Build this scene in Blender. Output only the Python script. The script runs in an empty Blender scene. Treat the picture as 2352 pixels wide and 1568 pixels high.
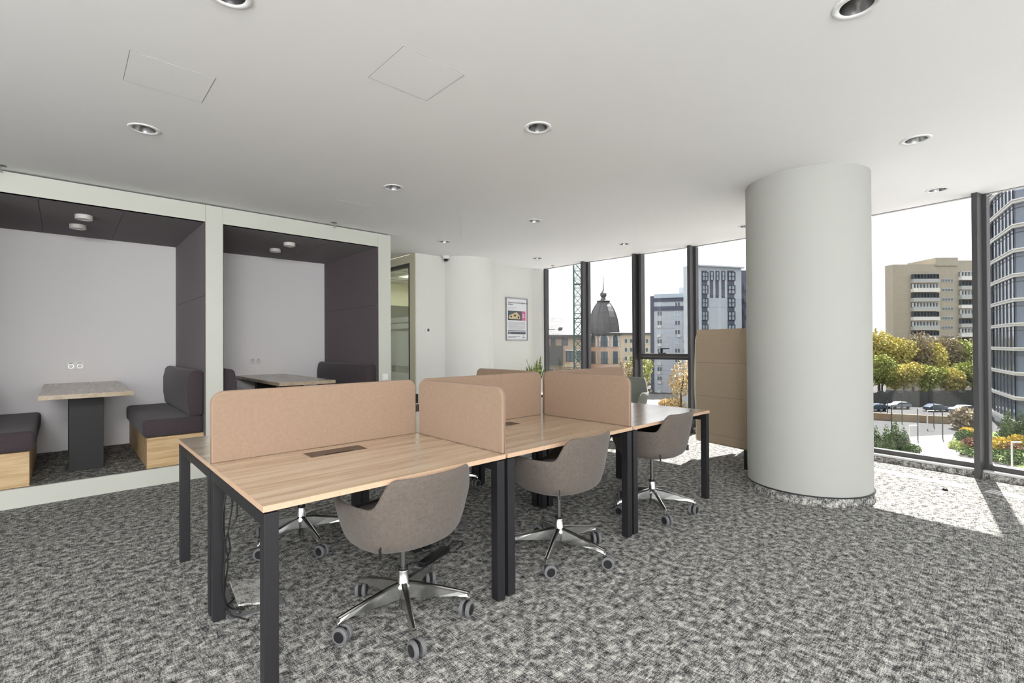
import bpy, math, random
from mathutils import Vector, Matrix
from mathutils.geometry import delaunay_2d_cdt
random.seed(7)
S = bpy.context.scene
COL = S.collection
R = math.radians

# ------------------------------------------------------------------ camera
CAMH, YAW, PITCH, ROLL, FPX = 1.305, 0.8194, 0.0064, -0.0054, 1104.04
FW = Vector((math.cos(YAW)*math.cos(PITCH), math.sin(YAW)*math.cos(PITCH), math.sin(PITCH)))
RT0 = Vector((math.sin(YAW), -math.cos(YAW), 0)); UP0 = RT0.cross(FW)
RT = math.cos(ROLL)*RT0 + math.sin(ROLL)*UP0
UP = math.cos(ROLL)*UP0 - math.sin(ROLL)*RT0
cam = bpy.data.cameras.new('camera'); camo = bpy.data.objects.new('camera', cam); COL.objects.link(camo)
cam.sensor_width = 36; cam.lens = FPX/2352*36; cam.clip_start = .05; cam.clip_end = 2000
m = Matrix((RT, UP, -FW)).transposed().to_4x4(); m.translation = (0, 0, CAMH)
camo.matrix_world = m; S.camera = camo

# ------------------------------------------------------------------ world, sun, exposure
S.view_settings.view_transform = 'Standard'; S.view_settings.look = 'None'
S.view_settings.gamma = 1; S.view_settings.use_curve_mapping = False
S.view_settings.exposure = 0.96
S.cycles.use_denoising = True
S.cycles.max_bounces = 7; S.cycles.diffuse_bounces = 4; S.cycles.use_adaptive_sampling = True; S.cycles.adaptive_threshold = .09; S.cycles.adaptive_min_samples = 20; S.cycles.transparent_max_bounces = 12
S.cycles.caustics_reflective = False; S.cycles.caustics_refractive = False
S.cycles.sample_clamp_indirect = 6
W = bpy.data.worlds.new('overcast_sky'); S.world = W; W.use_nodes = True
bg = W.node_tree.nodes['Background']
WN = W.node_tree
tc = WN.nodes.new('ShaderNodeTexCoord'); sp = WN.nodes.new('ShaderNodeSeparateXYZ'); cr = WN.nodes.new('ShaderNodeValToRGB')
WN.links.new(tc.outputs['Generated'], sp.inputs[0]); WN.links.new(sp.outputs['Z'], cr.inputs[0]); WN.links.new(cr.outputs[0], bg.inputs[0])
cr.color_ramp.elements[0].position = 0; cr.color_ramp.elements[0].color = (.86, .88, .88, 1)
cr.color_ramp.elements[1].position = .5; cr.color_ramp.elements[1].color = (.93, .96, 1, 1)
bg.inputs[1].default_value = 2.2
sl = bpy.data.lights.new('sun', 'SUN'); so = bpy.data.objects.new('sun', sl); COL.objects.link(so)
sl.energy = 28; sl.angle = R(.6); sl.color = (1, .97, .92)
sd = Vector((math.cos(R(53.7))*math.cos(R(7.3)), math.cos(R(53.7))*math.sin(R(7.3)), math.sin(R(53.7))))
so.rotation_euler = sd.to_track_quat('Z', 'Y').to_euler()
def area(name, loc, direction, sx, sy, energy, color=(1, 1, 1)):
    l = bpy.data.lights.new(name, 'AREA'); l.shape = 'RECTANGLE'; l.size = sx; l.size_y = sy; l.energy = energy; l.color = color
    o = bpy.data.objects.new(name, l); COL.objects.link(o); o.location = loc
    o.rotation_euler = Vector(direction).to_track_quat('-Z', 'Z').to_euler(); return o
# rear and side lights: area lights added as fill for assumed windows, behind and beside the camera
area('added_rear_fill', (-.9, -3.3, 1.7), (.25, 1, .30), 3.6, 1.9, 60, (1, .985, .96))  # added fill to balance room brightness; the rear window is assumed
area('bounced_light_behind_camera', (-.85, -1.3, 2.45), (.25, 1, -.06), 1.1, .5, 55, (1, .99, .985))  # area light added to stand in for flash bounced off the ceiling
area('added_side_fill', (-3.4, 1.6, 1.5), (1, .1, .30), 4.5, 2.0, 25, (1, .99, .97))  # weaker added fill, for a side window that is assumed

# ------------------------------------------------------------------ materials
def lin(c):
    c = c/255
    return c/12.92 if c <= .04045 else ((c+.055)/1.055)**2.4
def rgb(*c): return (lin(c[0]), lin(c[1]), lin(c[2]), 1)
class NT:
    def __init__(s, name):
        s.m = bpy.data.materials.new(name); s.m.use_nodes = True; s.t = s.m.node_tree
        s.b = s.t.nodes['Principled BSDF']; s.out = s.t.nodes['Material Output']
    def n(s, typ, **kw):
        x = s.t.nodes.new('ShaderNode'+typ)
        for k, v in kw.items():
            if hasattr(x, k): setattr(x, k, v)
            else: x.inputs[k.replace('_', ' ')].default_value = v
        return x
    def l(s, a, b): s.t.links.new(a, b)
    def coords(s, kind='Object', scale=(1, 1, 1), rot=(0, 0, 0), off=(0, 0, 0)):
        t = s.n('TexCoord'); mp = s.n('Mapping'); mp.inputs['Scale'].default_value = scale
        mp.inputs['Rotation'].default_value = rot; mp.inputs['Location'].default_value = off
        s.l(t.outputs[kind], mp.inputs[0]); return mp.outputs[0]
    def noise(s, vec, scale, detail=3, rough=.5):
        x = s.n('TexNoise'); x.inputs['Scale'].default_value = scale; x.inputs['Detail'].default_value = detail
        x.inputs['Roughness'].default_value = rough; s.l(vec, x.inputs['Vector']); return x.outputs['Fac']
    def ramp(s, fac, stops, interp='LINEAR'):
        x = s.n('ValToRGB'); x.color_ramp.interpolation = interp
        while len(x.color_ramp.elements) < len(stops): x.color_ramp.elements.new(.5)
        for e, (p, c) in zip(x.color_ramp.elements, stops): e.position = p; e.color = c
        s.l(fac, x.inputs[0]); return x.outputs[0]
    def math(s, op, a, b=None):
        x = s.n('Math'); x.operation = op
        for i, v in enumerate((a, b)):
            if v is None: continue
            if isinstance(v, (int, float)): x.inputs[i].default_value = v
            else: s.l(v, x.inputs[i])
        return x.outputs[0]
    def bump(s, h, strength=.3, dist=.002):
        x = s.n('Bump'); x.inputs['Strength'].default_value = strength; x.inputs['Distance'].default_value = dist
        s.l(h, x.inputs['Height']); s.l(x.outputs[0], s.b.inputs['Normal'])
def mat(name, c, rough=.6, metal=0, spec=.5, vary=0, vscale=20, bump=0, bscale=300):
    t = NT(name); col = rgb(*c); t.b.inputs['Base Color'].default_value = col
    t.b.inputs['Roughness'].default_value = rough; t.b.inputs['Metallic'].default_value = metal
    t.b.inputs['Specular IOR Level'].default_value = spec
    if vary:
        f = t.noise(t.coords(), vscale, 4)
        a = tuple(min(1, x*(1-vary)) for x in col[:3])+(1,); b = tuple(min(1, x*(1+vary)) for x in col[:3])+(1,)
        t.l(t.ramp(f, [(.3, a), (.7, b)]), t.b.inputs['Base Color'])
    if bump: t.bump(t.noise(t.coords(), bscale, 3), bump, .001)
    return t.m
def fabric(name, c, vary=.18, scale=420):
    t = NT(name); col = rgb(*c)
    v = t.coords(); f = t.noise(v, scale, 2, .7); g = t.noise(v, 60, 2)
    k = t.math('ADD', t.math('MULTIPLY', f, .75), t.math('MULTIPLY', g, .25))
    t.l(t.ramp(k, [(.36, tuple(x*(1-vary*1.6) for x in col[:3])+(1,)), (.64, tuple(min(1, x*(1+vary*1.6)) for x in col[:3])+(1,))]), t.b.inputs['Base Color'])
    t.b.inputs['Roughness'].default_value = .95; t.b.inputs['Specular IOR Level'].default_value = .15
    t.b.inputs['Sheen Weight'].default_value = .15
    t.bump(f, .35, .0012); return t.m
def wood(name, c1, c2, c3, along='X', rough=.2):
    t = NT(name); sc = {'X': (1.1, 16, 16), 'Y': (16, 1.1, 16), 'Z': (16, 16, 1.1)}[along]
    v = t.coords(scale=sc)
    n1 = t.noise(v, 1.0, 6, .62)
    v2 = t.coords(scale=tuple(x*(5 if x > 2 else 2.5) for x in sc)); n2 = t.noise(v2, 1.3, 4, .7)
    k = t.math('ADD', t.math('MULTIPLY', n1, .62), t.math('MULTIPLY', n2, .38))
    t.l(t.ramp(k, [(.36, rgb(*c3)), (.47, rgb(*c2)), (.57, rgb(*c1)), (.8, rgb(*c2))]), t.b.inputs['Base Color'])
    t.b.inputs['Roughness'].default_value = rough; t.bump(n2, .08, .001); return t.m
def carpet(name, sh=0):
    t = NT(name)
    a = t.coords(scale=(24, 150, 60)); b = t.coords(scale=(140, 24, 60), off=(3, 1, 0)); c = t.coords()
    na = t.noise(a, 1.0, 3, .7); nb = t.noise(b, 1.0, 3, .7)
    big = t.noise(c, 24, 2, .6); fine = t.noise(c, 300, 2, .7)
    k = t.math('ADD', t.math('MULTIPLY', na, .30), t.math('MULTIPLY', nb, .27))
    k = t.math('ADD', k, t.math('MULTIPLY', big, .30)); k = t.math('ADD', k, t.math('MULTIPLY', fine, .50))
    t.l(t.ramp(k, [(.595-sh, rgb(44, 43, 45)), (.655-sh, rgb(90, 89, 88)), (.702-sh, rgb(146, 145, 141)), (.785-sh, rgb(216, 215, 209))]), t.b.inputs['Base Color'])
    t.b.inputs['Roughness'].default_value = 1; t.b.inputs['Specular IOR Level'].default_value = .05
    t.bump(t.math('ADD', fine, na), .5, .004); return t.m
def glass(name, tint, gloss=.05, rough=0.0):
    t = NT(name); tr = t.n('BsdfTransparent'); tr.inputs[0].default_value = tint
    gl = t.n('BsdfGlossy'); gl.inputs['Roughness'].default_value = rough
    lw = t.n('LayerWeight'); lw.inputs[0].default_value = .35; mx = t.n('MixShader')
    t.l(t.math('ADD', t.math('MULTIPLY', lw.outputs['Fresnel'], .35), gloss), mx.inputs[0])
    t.l(tr.outputs[0], mx.inputs[1]); t.l(gl.outputs[0], mx.inputs[2]); t.l(mx.outputs[0], t.out.inputs[0]); return t.m
def coated(m):
    b = m.node_tree.nodes['Principled BSDF']; b.inputs['Coat Weight'].default_value = 1; b.inputs['Coat IOR'].default_value = 1.65; b.inputs['Coat Roughness'].default_value = .2; return m
M = dict(
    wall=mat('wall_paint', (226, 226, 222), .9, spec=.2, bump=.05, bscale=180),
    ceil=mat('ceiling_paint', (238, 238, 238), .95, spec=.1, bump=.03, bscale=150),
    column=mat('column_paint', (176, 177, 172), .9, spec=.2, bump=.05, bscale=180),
    backwall=mat('booth_back_wallcovering', (243, 241, 242), .9, spec=.15, bump=.15, bscale=240),
    carpet=carpet('loop_carpet'),
    boothwhite=mat('white_laminate', (200, 202, 193), .5),
    felt=fabric('plum_grey_felt', (98, 87, 91), .16, 500),
    sofa=fabric('dark_plum_upholstery', (70, 62, 66), .16, 500),
    chair=fabric('taupe_chair_fabric', (98, 90, 84), .16, 450),
    screen=fabric('tan_screen_fabric', (148, 126, 108), .09, 450),
    pod=fabric('khaki_pod_fabric', (166, 149, 128), .1, 450),
    podsunlit=fabric('sunlit_pod_fabric', (206, 196, 176), .06, 450),  # paler pod fabric, sunlight on the sofa edge put into the colour
    shellgrey=fabric('grey_felt_shell', (120, 124, 118), .1, 400),
    desk=wood('oak_laminate', (208, 190, 165), (190, 167, 139), (156, 132, 106)),
    deskedge=mat('oak_edge_band', (196, 165, 138), .5, vary=.08, vscale=60),
    table=wood('oak_laminate_table', (178, 164, 143), (168, 151, 129), (152, 134, 112), 'Y'),
    bench=wood('oak_bench_board', (206, 180, 140), (190, 160, 118), (160, 130, 92), 'X', .5),
    black=mat('black_powder_coat', (29, 29, 32), .45, bump=.1, bscale=500),
    darkpanel=mat('black_laminate', (19, 17, 19), .55, vary=.1, vscale=200),
    chrome=mat('polished_aluminium', (204, 204, 203), .2, 1),
    steel=mat('brushed_steel', (150, 150, 150), .3, 1),
    plastic=mat('black_plastic', (28, 28, 30), .4),
    tread=mat('grey_rubber_tread', (104, 104, 106), .7),
    cable=mat('black_cable', (22, 22, 24), .5),
    brown=mat('brown_flap', (92, 76, 64), .5),
    mullion=mat('anthracite_aluminium', (74, 73, 74), .4, .3),
    sill=mat('pale_sill_metal', (206, 205, 203), .4),
    white=mat('white_plastic', (236, 236, 234), .35),
    lampwhite=mat('matt_white_lamp', (225, 222, 218), .5),
    hair=mat('hairline_groove', (150, 150, 149), .8),
    trimw=mat('white_trim_ring', (228, 228, 228), .4),
    reflector=mat('satin_reflector', (168, 168, 168), .28, 1),
    lens=mat('lamp_lens', (200, 200, 196), .3),
    jamb=mat('cream_jamb', (214, 209, 190), .6),
    glass=glass('facade_glass', (.635, .635, .635, 1), .03),
    iglass=glass('partition_glass', (.86, .90, .84, 1), .04),
    leaf=None)
def snake_leaf():
    t = NT('snake_plant_leaf'); v = t.coords(scale=(6, 6, 40)); f = t.noise(v, 1.2, 3)
    t.l(t.ramp(f, [(.4, rgb(74, 96, 52)), (.55, rgb(120, 138, 74)), (.68, rgb(196, 196, 118))]), t.b.inputs['Base Color'])
    t.b.inputs['Roughness'].default_value = .45; return t.m
M['leaf'] = snake_leaf(); coated(M['desk'])

# ------------------------------------------------------------------ mesh helpers
class MB:
    def __init__(s): s.v = []; s.f = []; s.mi = []; s.cur = 0
    def add(s, vs, fs):
        o = len(s.v); s.v += [tuple(p) for p in vs]
        for f in fs: s.f.append([i+o for i in f]); s.mi.append(s.cur)
        return s
    def box(s, x0, x1, y0, y1, z0, z1, M4=None):
        vs = [Vector((x, y, z)) for z in (z0, z1) for x, y in ((x0, y0), (x1, y0), (x1, y1), (x0, y1))]
        if M4: vs = [M4 @ p for p in vs]
        return s.add(vs, [(3, 2, 1, 0), (4, 5, 6, 7), (0, 1, 5, 4), (1, 2, 6, 5), (2, 3, 7, 6), (3, 0, 4, 7)])
    def prism(s, poly, z0, z1):
        n = len(poly); vs = [(x, y, z0) for x, y in poly]+[(x, y, z1) for x, y in poly]
        return s.add(vs, [list(range(n))[::-1], list(range(n, 2*n))]+[(i, (i+1) % n, n+(i+1) % n, n+i) for i in range(n)])
    def xprism(s, poly, y0, y1):   # poly in (x,z), extruded along y
        n = len(poly); vs = [(x, y0, z) for x, z in poly]+[(x, y1, z) for x, z in poly]
        return s.add(vs, [list(range(n)), list(range(n, 2*n))[::-1]]+[((i+1) % n, i, n+i, n+(i+1) % n) for i in range(n)])
    def cyl(s, a, b, r0, r1=None, n=16, caps=True):
        a = Vector(a); b = Vector(b); r1 = r0 if r1 is None else r1; d = (b-a).normalized()
        x = d.orthogonal().normalized(); y = d.cross(x)
        vs = []
        for c, r in ((a, r0), (b, r1)):
            for i in range(n):
                t = 2*math.pi*i/n; vs.append(c+x*math.cos(t)*r+y*math.sin(t)*r)
        fs = [(i, (i+1) % n, n+(i+1) % n, n+i) for i in range(n)]
        if caps: fs += [list(range(n))[::-1], list(range(n, 2*n))]
        return s.add(vs, fs)
    def lathe(s, prof, c=(0, 0, 0), n=32, closed=False, ang=2*math.pi, a0=0):
        full = ang > 6.28; k = n if full else n+1; vs = []
        for r, z in prof:
            for i in range(k):
                t = a0+ang*i/n; vs.append((c[0]+r*math.cos(t), c[1]+r*math.sin(t), c[2]+z))
        fs = []
        for j in range(len(prof)-1):
            for i in range(n):
                i2 = (i+1) % k; fs.append((j*k+i, j*k+i2, (j+1)*k+i2, (j+1)*k+i))
        return s.add(vs, fs)
    def tube(s, pts, r, n=8):
        pts = [Vector(p) for p in pts]; vs = []; x = None
        for i, p in enumerate(pts):
            d = (pts[min(i+1, len(pts)-1)]-pts[max(i-1, 0)]).normalized()
            x = d.orthogonal().normalized() if x is None else (x-d*x.dot(d)).normalized()
            y = d.cross(x); rr = r[i] if isinstance(r, (list, tuple)) else r
            for j in range(n):
                t = 2*math.pi*j/n; vs.append(p+x*math.cos(t)*rr+y*math.sin(t)*rr)
        fs = [(i*n+j, i*n+(j+1) % n, (i+1)*n+(j+1) % n, (i+1)*n+j) for i in range(len(pts)-1) for j in range(n)]
        fs += [list(range(n))[::-1], list(range((len(pts)-1)*n, len(pts)*n))]
        return s.add(vs, fs)
def spline(pts, k=8):
    pts = [Vector(p) for p in pts]; out = []
    for i in range(len(pts)-1):
        p0 = pts[max(i-1, 0)]; p1 = pts[i]; p2 = pts[i+1]; p3 = pts[min(i+2, len(pts)-1)]
        for j in range(k):
            t = j/k; out.append(.5*((2*p1)+(-p0+p2)*t+(2*p0-5*p1+4*p2-p3)*t*t+(-p0+3*p1-3*p2+p3)*t**3))
    out.append(pts[-1]); return out
def obj(name, mb, mats, parent=None, loc=None, rz=0, bevel=0, seg=2, smooth=False, sub=0, solid=0):
    me = bpy.data.meshes.new(name); me.from_pydata(mb.v, [], mb.f)
    mats = mats if isinstance(mats, (list, tuple)) else [mats]
    for x in mats: me.materials.append(x)
    for p, i in zip(me.polygons, mb.mi): p.material_index = i
    me.update(); me.validate()
    o = bpy.data.objects.new(name, me); COL.objects.link(o)
    if parent: o.parent = parent
    if loc: o.location = loc
    o.rotation_euler.z = rz
    if solid:
        q = o.modifiers.new('s', 'SOLIDIFY'); q.thickness = solid; q.offset = -1
    if sub:
        q = o.modifiers.new('u', 'SUBSURF'); q.levels = sub; q.render_levels = sub
    if bevel:
        q = o.modifiers.new('b', 'BEVEL'); q.width = bevel; q.segments = seg; q.limit_method = 'ANGLE'; q.angle_limit = R(40)
    if smooth or bevel:
        me.shade_smooth() if smooth else None
        if bevel and not smooth:
            q = o.modifiers.new('w', 'WEIGHTED_NORMAL') if False else None
    return o
def empty(name, loc=(0, 0, 0), rz=0):
    o = bpy.data.objects.new(name, None); COL.objects.link(o); o.location = loc; o.rotation_euler.z = rz; o.empty_display_size = .1; return o
def tag(o, label, cat, group=None, kind=None):
    o['label'] = label; o['category'] = cat
    if group: o['group'] = group
    if kind: o['kind'] = kind
    return o
def struct(o): o['kind'] = 'structure'; return o
def kids(o): return [c for c in bpy.data.objects if c.parent == o]
def copy_tree(o, parent=None, memo=None):
    c = o.copy(); COL.objects.link(c); c.parent = parent
    for ch in KT.get(o.name, []): copy_tree(ch, c)
    return c
KT = {}
def index_tree(root):
    for c in kids(root):
        KT.setdefault(root.name, []).append(c); index_tree(c)
def rrect(x0, x1, z0, z1, r, n=6, corners=(1, 1, 1, 1)):   # bl, br, tr, tl
    p = []
    for (cx, cz, a), on, (ex, ez) in zip(((x0+r, z0+r, 180), (x1-r, z0+r, 270), (x1-r, z1-r, 0), (x0+r, z1-r, 90)), corners, ((x0, z0), (x1, z0), (x1, z1), (x0, z1))):
        if on:
            for i in range(n+1):
                t = R(a+90*i/n); p.append((cx+r*math.cos(t), cz+r*math.sin(t)))
        else: p.append((ex, ez))
    return p

# ------------------------------------------------------------------ room shell
CZ = 2.736
WIN = [(6.665, 6.46), (6.68, 5.25), (6.74, 4.26), (6.785, 3.35), (6.775, 2.40), (6.665, 1.42), (6.51, .30), (6.24, -.75), (5.86, -1.8), (5.35, -2.8), (4.7, -3.7)]
fpoly = [(-3.6, -3.8), (4.7, -3.8)]+[(x, y) for x, y in WIN[::-1]]+[(6.665, 6.5), (4.0, 6.5), (4.0, 10.5), (-3.6, 10.5)]
fl = MB(); fl.prism([(x+.0, y) for x, y in fpoly], -.25, 0); struct(obj('floor', fl, M['carpet']))
LIGHTS = [(.49, 2.2), (.39, 3.95), (2.46, .48), (2.29, 2.19), (2.19, 3.91), (4.40, .52), (3.99, 3.88), (3.86, 5.49), (6.0, .56), (5.87, 3.92), (5.75, 5.53), (6.10, 2.33), (.49, .45)]
LR = .062
cv = [Vector((x, y)) for x, y in fpoly]; ce = [(i, (i+1) % len(cv)) for i in range(len(cv))]
for lx, ly in LIGHTS:
    b0 = len(cv)
    for i in range(24): cv.append(Vector((lx+LR*math.cos(i*math.pi/12), ly+LR*math.sin(i*math.pi/12))))
    ce += [(b0+i, b0+(i+1) % 24) for i in range(24)]
rv, re_, rf, *_ = delaunay_2d_cdt(cv, ce, [], 0, 1e-6)
def inside(p, poly):
    c = False; n = len(poly)
    for i in range(n):
        (x1, y1), (x2, y2) = poly[i], poly[(i+1) % n]
        if (y1 > p[1]) != (y2 > p[1]) and p[0] < (x2-x1)*(p[1]-y1)/(y2-y1)+x1: c = not c
    return c
cl = MB(); keep = []
for f in rf:
    c = sum((rv[i] for i in f), Vector((0, 0)))/len(f)
    if inside(c, fpoly) and all((c-Vector(l)).length > LR*.98 for l in LIGHTS): keep.append(f)
cl.add([(v.x, v.y, CZ) for v in rv], [tuple(f)[::-1] for f in keep])
cl.prism([(x*1.0, y) for x, y in fpoly], CZ+.25, CZ+.4)
struct(obj('ceiling', cl, M['ceil']))
# poster wall with glazed opening beside it, and the return by the first mullion
w = MB(); w.box(4.0, 6.68, 6.46, 6.62, 0, CZ); w.box(6.60, 6.70, 6.27, 6.46, 0, CZ); struct(obj('wall_back', w, M['wall']))
w = MB(); w.box(-1.2, 3.0, 7.32, 7.42, 0, CZ+.2); struct(obj('wall_booth_back', w, M['backwall']))
w = MB(); w.box(-3.7, -3.6, 3.0, 10.5, 0, CZ); w.box(-3.7, -3.6, -3.8, 3.0, 2.5, CZ); w.box(-3.7, -3.6, -3.8, 3.0, 0, .3)  # openings under the lintel are assumed, added to let sky light in
for y in (-1.6, .0, 1.5): w.box(-3.7, -3.6, y, y+.12, .3, 2.5)
struct(obj('wall_left', w, M['wall']))
w = MB(); w.box(-3.6, 4.7, -3.9, -3.8, 2.6, CZ); w.box(-3.6, 4.7, -3.9, -3.8, 0, .25)  # assumed unglazed openings behind the camera, left open for sky light
for x in (-3.6, -2.2, -.8, .7, 2.2, 4.5): w.box(x, x+.2, -3.9, -3.8, .25, 2.6)
struct(obj('wall_front', w, M['wall']))
w = MB(); w.box(-3.6, 4.0, 10.5, 10.6, 0, CZ); struct(obj('wall_corridor', w, M['wall']))
# columns
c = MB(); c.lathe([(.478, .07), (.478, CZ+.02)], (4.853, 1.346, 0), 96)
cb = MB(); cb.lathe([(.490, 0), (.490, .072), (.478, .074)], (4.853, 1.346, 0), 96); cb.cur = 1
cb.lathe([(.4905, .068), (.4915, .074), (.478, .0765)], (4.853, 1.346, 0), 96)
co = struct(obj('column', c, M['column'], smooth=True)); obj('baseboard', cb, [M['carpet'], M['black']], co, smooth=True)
c = MB(); c.lathe([(.478, 0), (.478, CZ+.02)], (5.02, 6.54, 0), 96); struct(obj('column', c, M['wall'], smooth=True))

# window wall
def win_bay(n, a, b, transom=False, seen=True):
    a = Vector((*a, 0)); b = Vector((*b, 0)); L = (b-a).length; d = (b-a)/L
    rz = math.atan2(d.y, d.x); e = struct(empty('window_%d' % n, a, rz))
    # local x along the bay, +y = outwards (outside lies to the left of a direction of decreasing y)
    g = MB(); g.box(.04, L-.04, .03, .036, .12, CZ-.02); obj('glass', g, M['glass'], e)
    f = MB(); f.box(0, L, .0, .07, .075, .125); f.box(0, L, -.0, .07, CZ-.004, CZ+.03)
    obj('frame', f, M['mullion'], e, bevel=.004)
    s = MB(); s.box(0, L, -.06, .0, .055, .078); obj('sill', s, M['sill'], e, bevel=.003)
    mu = MB()
    if n == 1: mu.box(0, .045, -.02, .075, 0, CZ+.01)
    else: mu.box(-.0225, .0225, -.13, .03, 0, CZ+.01); mu.box(-.05, .05, -.005, .075, .0, CZ+.01)
    obj('mullion', mu, M['mullion'], e, bevel=.004)
    if transom:
        t = MB(); t.box(.05, L-.04, -.02, .075, 1.06, 1.10); t.box(.05, L-.04, -.06, .075, 1.105, 1.155)
        t.box(.05, .095, -.05, .07, 1.15, CZ); obj('transom', t, M['mullion'], e, bevel=.004)
        h = MB(); h.box(L*.5-.06, L*.5+.06, -.085, -.06, 1.156, 1.17); h.box(L*.5-.02, L*.5+.01, -.085, -.062, 1.165, 1.235)
        h.box(L*.5-.02, L*.5+.125, -.10, -.08, 1.222, 1.238); obj('handle', h, M['plastic'], e, bevel=.003)
    return e
for i in range(len(WIN)-1):
    win_bay(i+1, WIN[i] if i else (6.67, 6.235), WIN[i+1], transom=(i == 2))
sk = MB()
for i in range(len(WIN)-1):
    a = Vector((*WIN[i], 0)); b = Vector((*WIN[i+1], 0)); d = (b-a).normalized(); nrm = Vector((d.y, -d.x, 0))
    if nrm.x > 0: nrm = -nrm
    p = [a+nrm*.075, b+nrm*.075, b+nrm*.0, a+nrm*.0]
    sk.prism([(q.x, q.y) for q in p], .001, .055)
struct(obj('baseboard_window', sk, M['carpet']))
# slab edges outside (so the facade has a floor and a roof to shade from)
# glazed partition and the room behind it
gp = struct(empty('window_20', (4.035, 6.625, 0)))
g = MB(); g.box(0, .008, .06, 2.4, .1, 2.55); obj('glass', g, M['iglass'], gp)
f = MB(); f.box(-.034, .04, .0, .06, 0, 2.60); f.box(-.03, .04, .05, 2.6, 2.55, 2.60); f.box(-.03, .04, .05, 2.6, 0, .1); f.box(-.03, .04, 2.55, 2.6, .1, 2.55)
obj('frame', f, M['mullion'], gp, bevel=.004)
frost = NT('frosted_film'); frost.b.inputs['Base Color'].default_value = rgb(226, 232, 222); frost.b.inputs['Alpha'].default_value = .85; frost.b.inputs['Roughness'].default_value = .8
ff = MB()
for z0, z1 in ((1.68, 1.76), (1.575, 1.655), (.97, 1.53), (.3, .86)): ff.box(-.004, -.001, .06, 2.4, z0, z1)
obj('frosted_film', ff, frost.m, gp)
w = MB(); w.box(3.99, 4.03, 6.466, 6.625, 0, CZ-.001); w.box(3.998, 4.12, 6.625, 9.3, 2.605, CZ-.001); struct(obj('trim_1', w, M['jamb']))
w = MB(); w.box(4.1, 6.62, 9.8, 9.9, 0, 2.75); w.box(6.52, 6.62, 6.62, 9.8, 0, 2.75); struct(obj('wall_far_room', w, mat('cream_room_paint', (216, 211, 190), .8)))
w = MB(); w.box(4.05, 6.62, 6.5, 9.9, -.2, 0); struct(obj('floor_far_room', w, M['carpet']))
w = MB(); w.box(4.12, 6.62, 6.62, 9.9, 2.75, 2.85); w.cur = 1
for k in range(9): w.box(4.12, 6.6, 6.7+k*.4, 6.715+k*.4, 2.745, 2.751)
for k in range(4): w.box(4.4+k*.6, 4.415+k*.6, 6.6, 9.8, 2.745, 2.751)
struct(obj('ceiling_far_room', w, [M['ceil'], M['hair']]))
area('added_far_room_light', (5.6, 8.2, 2.7), (0, 0, -1), 1.2, 1.2, 40, (1, .98, .92))  # area light added to brighten the room behind the partition
sh = tag(empty('storage_shelf', (5.0, 9.45, 0)), 'pale wooden shelf with dark crates seen through the glass partition', 'shelf')
b = MB()
for z in (.3, .62, .98): b.box(-.6, .9, 0, .33, z, z+.03)
b.box(-.62, -.59, 0, .33, 0, 1.01); b.box(.89, .92, 0, .33, 0, 1.01); obj('rack', b, M['bench'], sh)
gm = mat('grey_crate', (96, 98, 100), .6)
for k in range(3):
    b = MB(); b.box(-.5+k*.42, -.16+k*.42, .04, .3, .65, .86); tag(obj('crate', b, gm, loc=(5.0, 9.45, 0), bevel=.01), 'grey crate on the shelf behind the glass partition, one of three', 'crate', 'crates on the far shelf')
b = MB(); b.box(4.2, 6.5, 9.74, 9.79, 1.50, 2.2); tag(obj('wall_panel', b, mat('olive_grey_panel', (92, 91, 82), .7)), 'long grey panel on the cream wall behind the glass partition', 'panel')

# ------------------------------------------------------------------ ceiling fittings
def downlight(loc):
    e = empty('downlight', (*loc, CZ))
    r = MB(); r.lathe([(.0615, .002), (.0615, -.003), (.085, -.006), (.089, -.003), (.089, .001)], n=40); obj('trim_ring', r, M['trimw'], e, smooth=True)
    r = MB(); r.lathe([(.0615, -.003), (.058, .02), (.045, .075), (.034, .095)], n=40); obj('reflector', r, M['reflector'], e, smooth=True)
    r = MB(); r.lathe([(.034, .095), (.02, .09), (.0001, .088)], n=24); obj('lamp', r, M['lens'], e, smooth=True)
    return e
DL = ['cut off by the top edge above the left of the room', 'above the front of the left booth, near the square hatch', 'largest, cut by the top right edge of the photo',
      'above the middle of the front desk row, right of the faint hatch', 'above the open corner in front of the right booth', 'high right, between the column and the right edge',
      'in the middle of the ceiling, far beyond the first screens', 'small, in front of the security camera', 'low right, just over the right window pane', 'small, over the far windows', 'tiny, in front of the poster wall corner', 'half hidden by the left edge of the big column', 'over the camera position']
proto = None
for loc, d in zip(LIGHTS, DL):
    if loc == (.49, .45): continue
    if proto is None: proto = downlight(loc); index_tree(proto); o = proto
    else: o = copy_tree(proto); o.location = (*loc, CZ)
    tag(o, 'round recessed downlight '+d, 'ceiling light', 'recessed downlights')
def hatch(x0, x1, y0, y1, label):
    e = tag(empty('access_hatch', (x0, y0, CZ)), label, 'ceiling hatch', 'ceiling access hatches')
    p = MB(); p.box(.003, x1-x0-.003, .003, y1-y0-.003, -.0015, .0); obj('panel', p, M['ceil'], e)
    p = MB(); w_, h_ = x1-x0, y1-y0
    for a in ((0, w_, 0, .0028), (0, w_, h_-.0028, h_), (0, .0028, 0, h_), (w_-.0028, w_, 0, h_)): p.box(*a, -.0008, 0)
    obj('frame', p, M['hair'], e)
hatch(.234, .597, 2.945, 3.30, 'square white ceiling hatch above the left downlight')
hatch(1.19, 1.556, 2.024, 2.388, 'faint white ceiling hatch left of the middle downlight')
hatch(1.96, 2.318, 4.60, 4.86, 'small faint ceiling hatch in front of the right booth')
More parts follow.
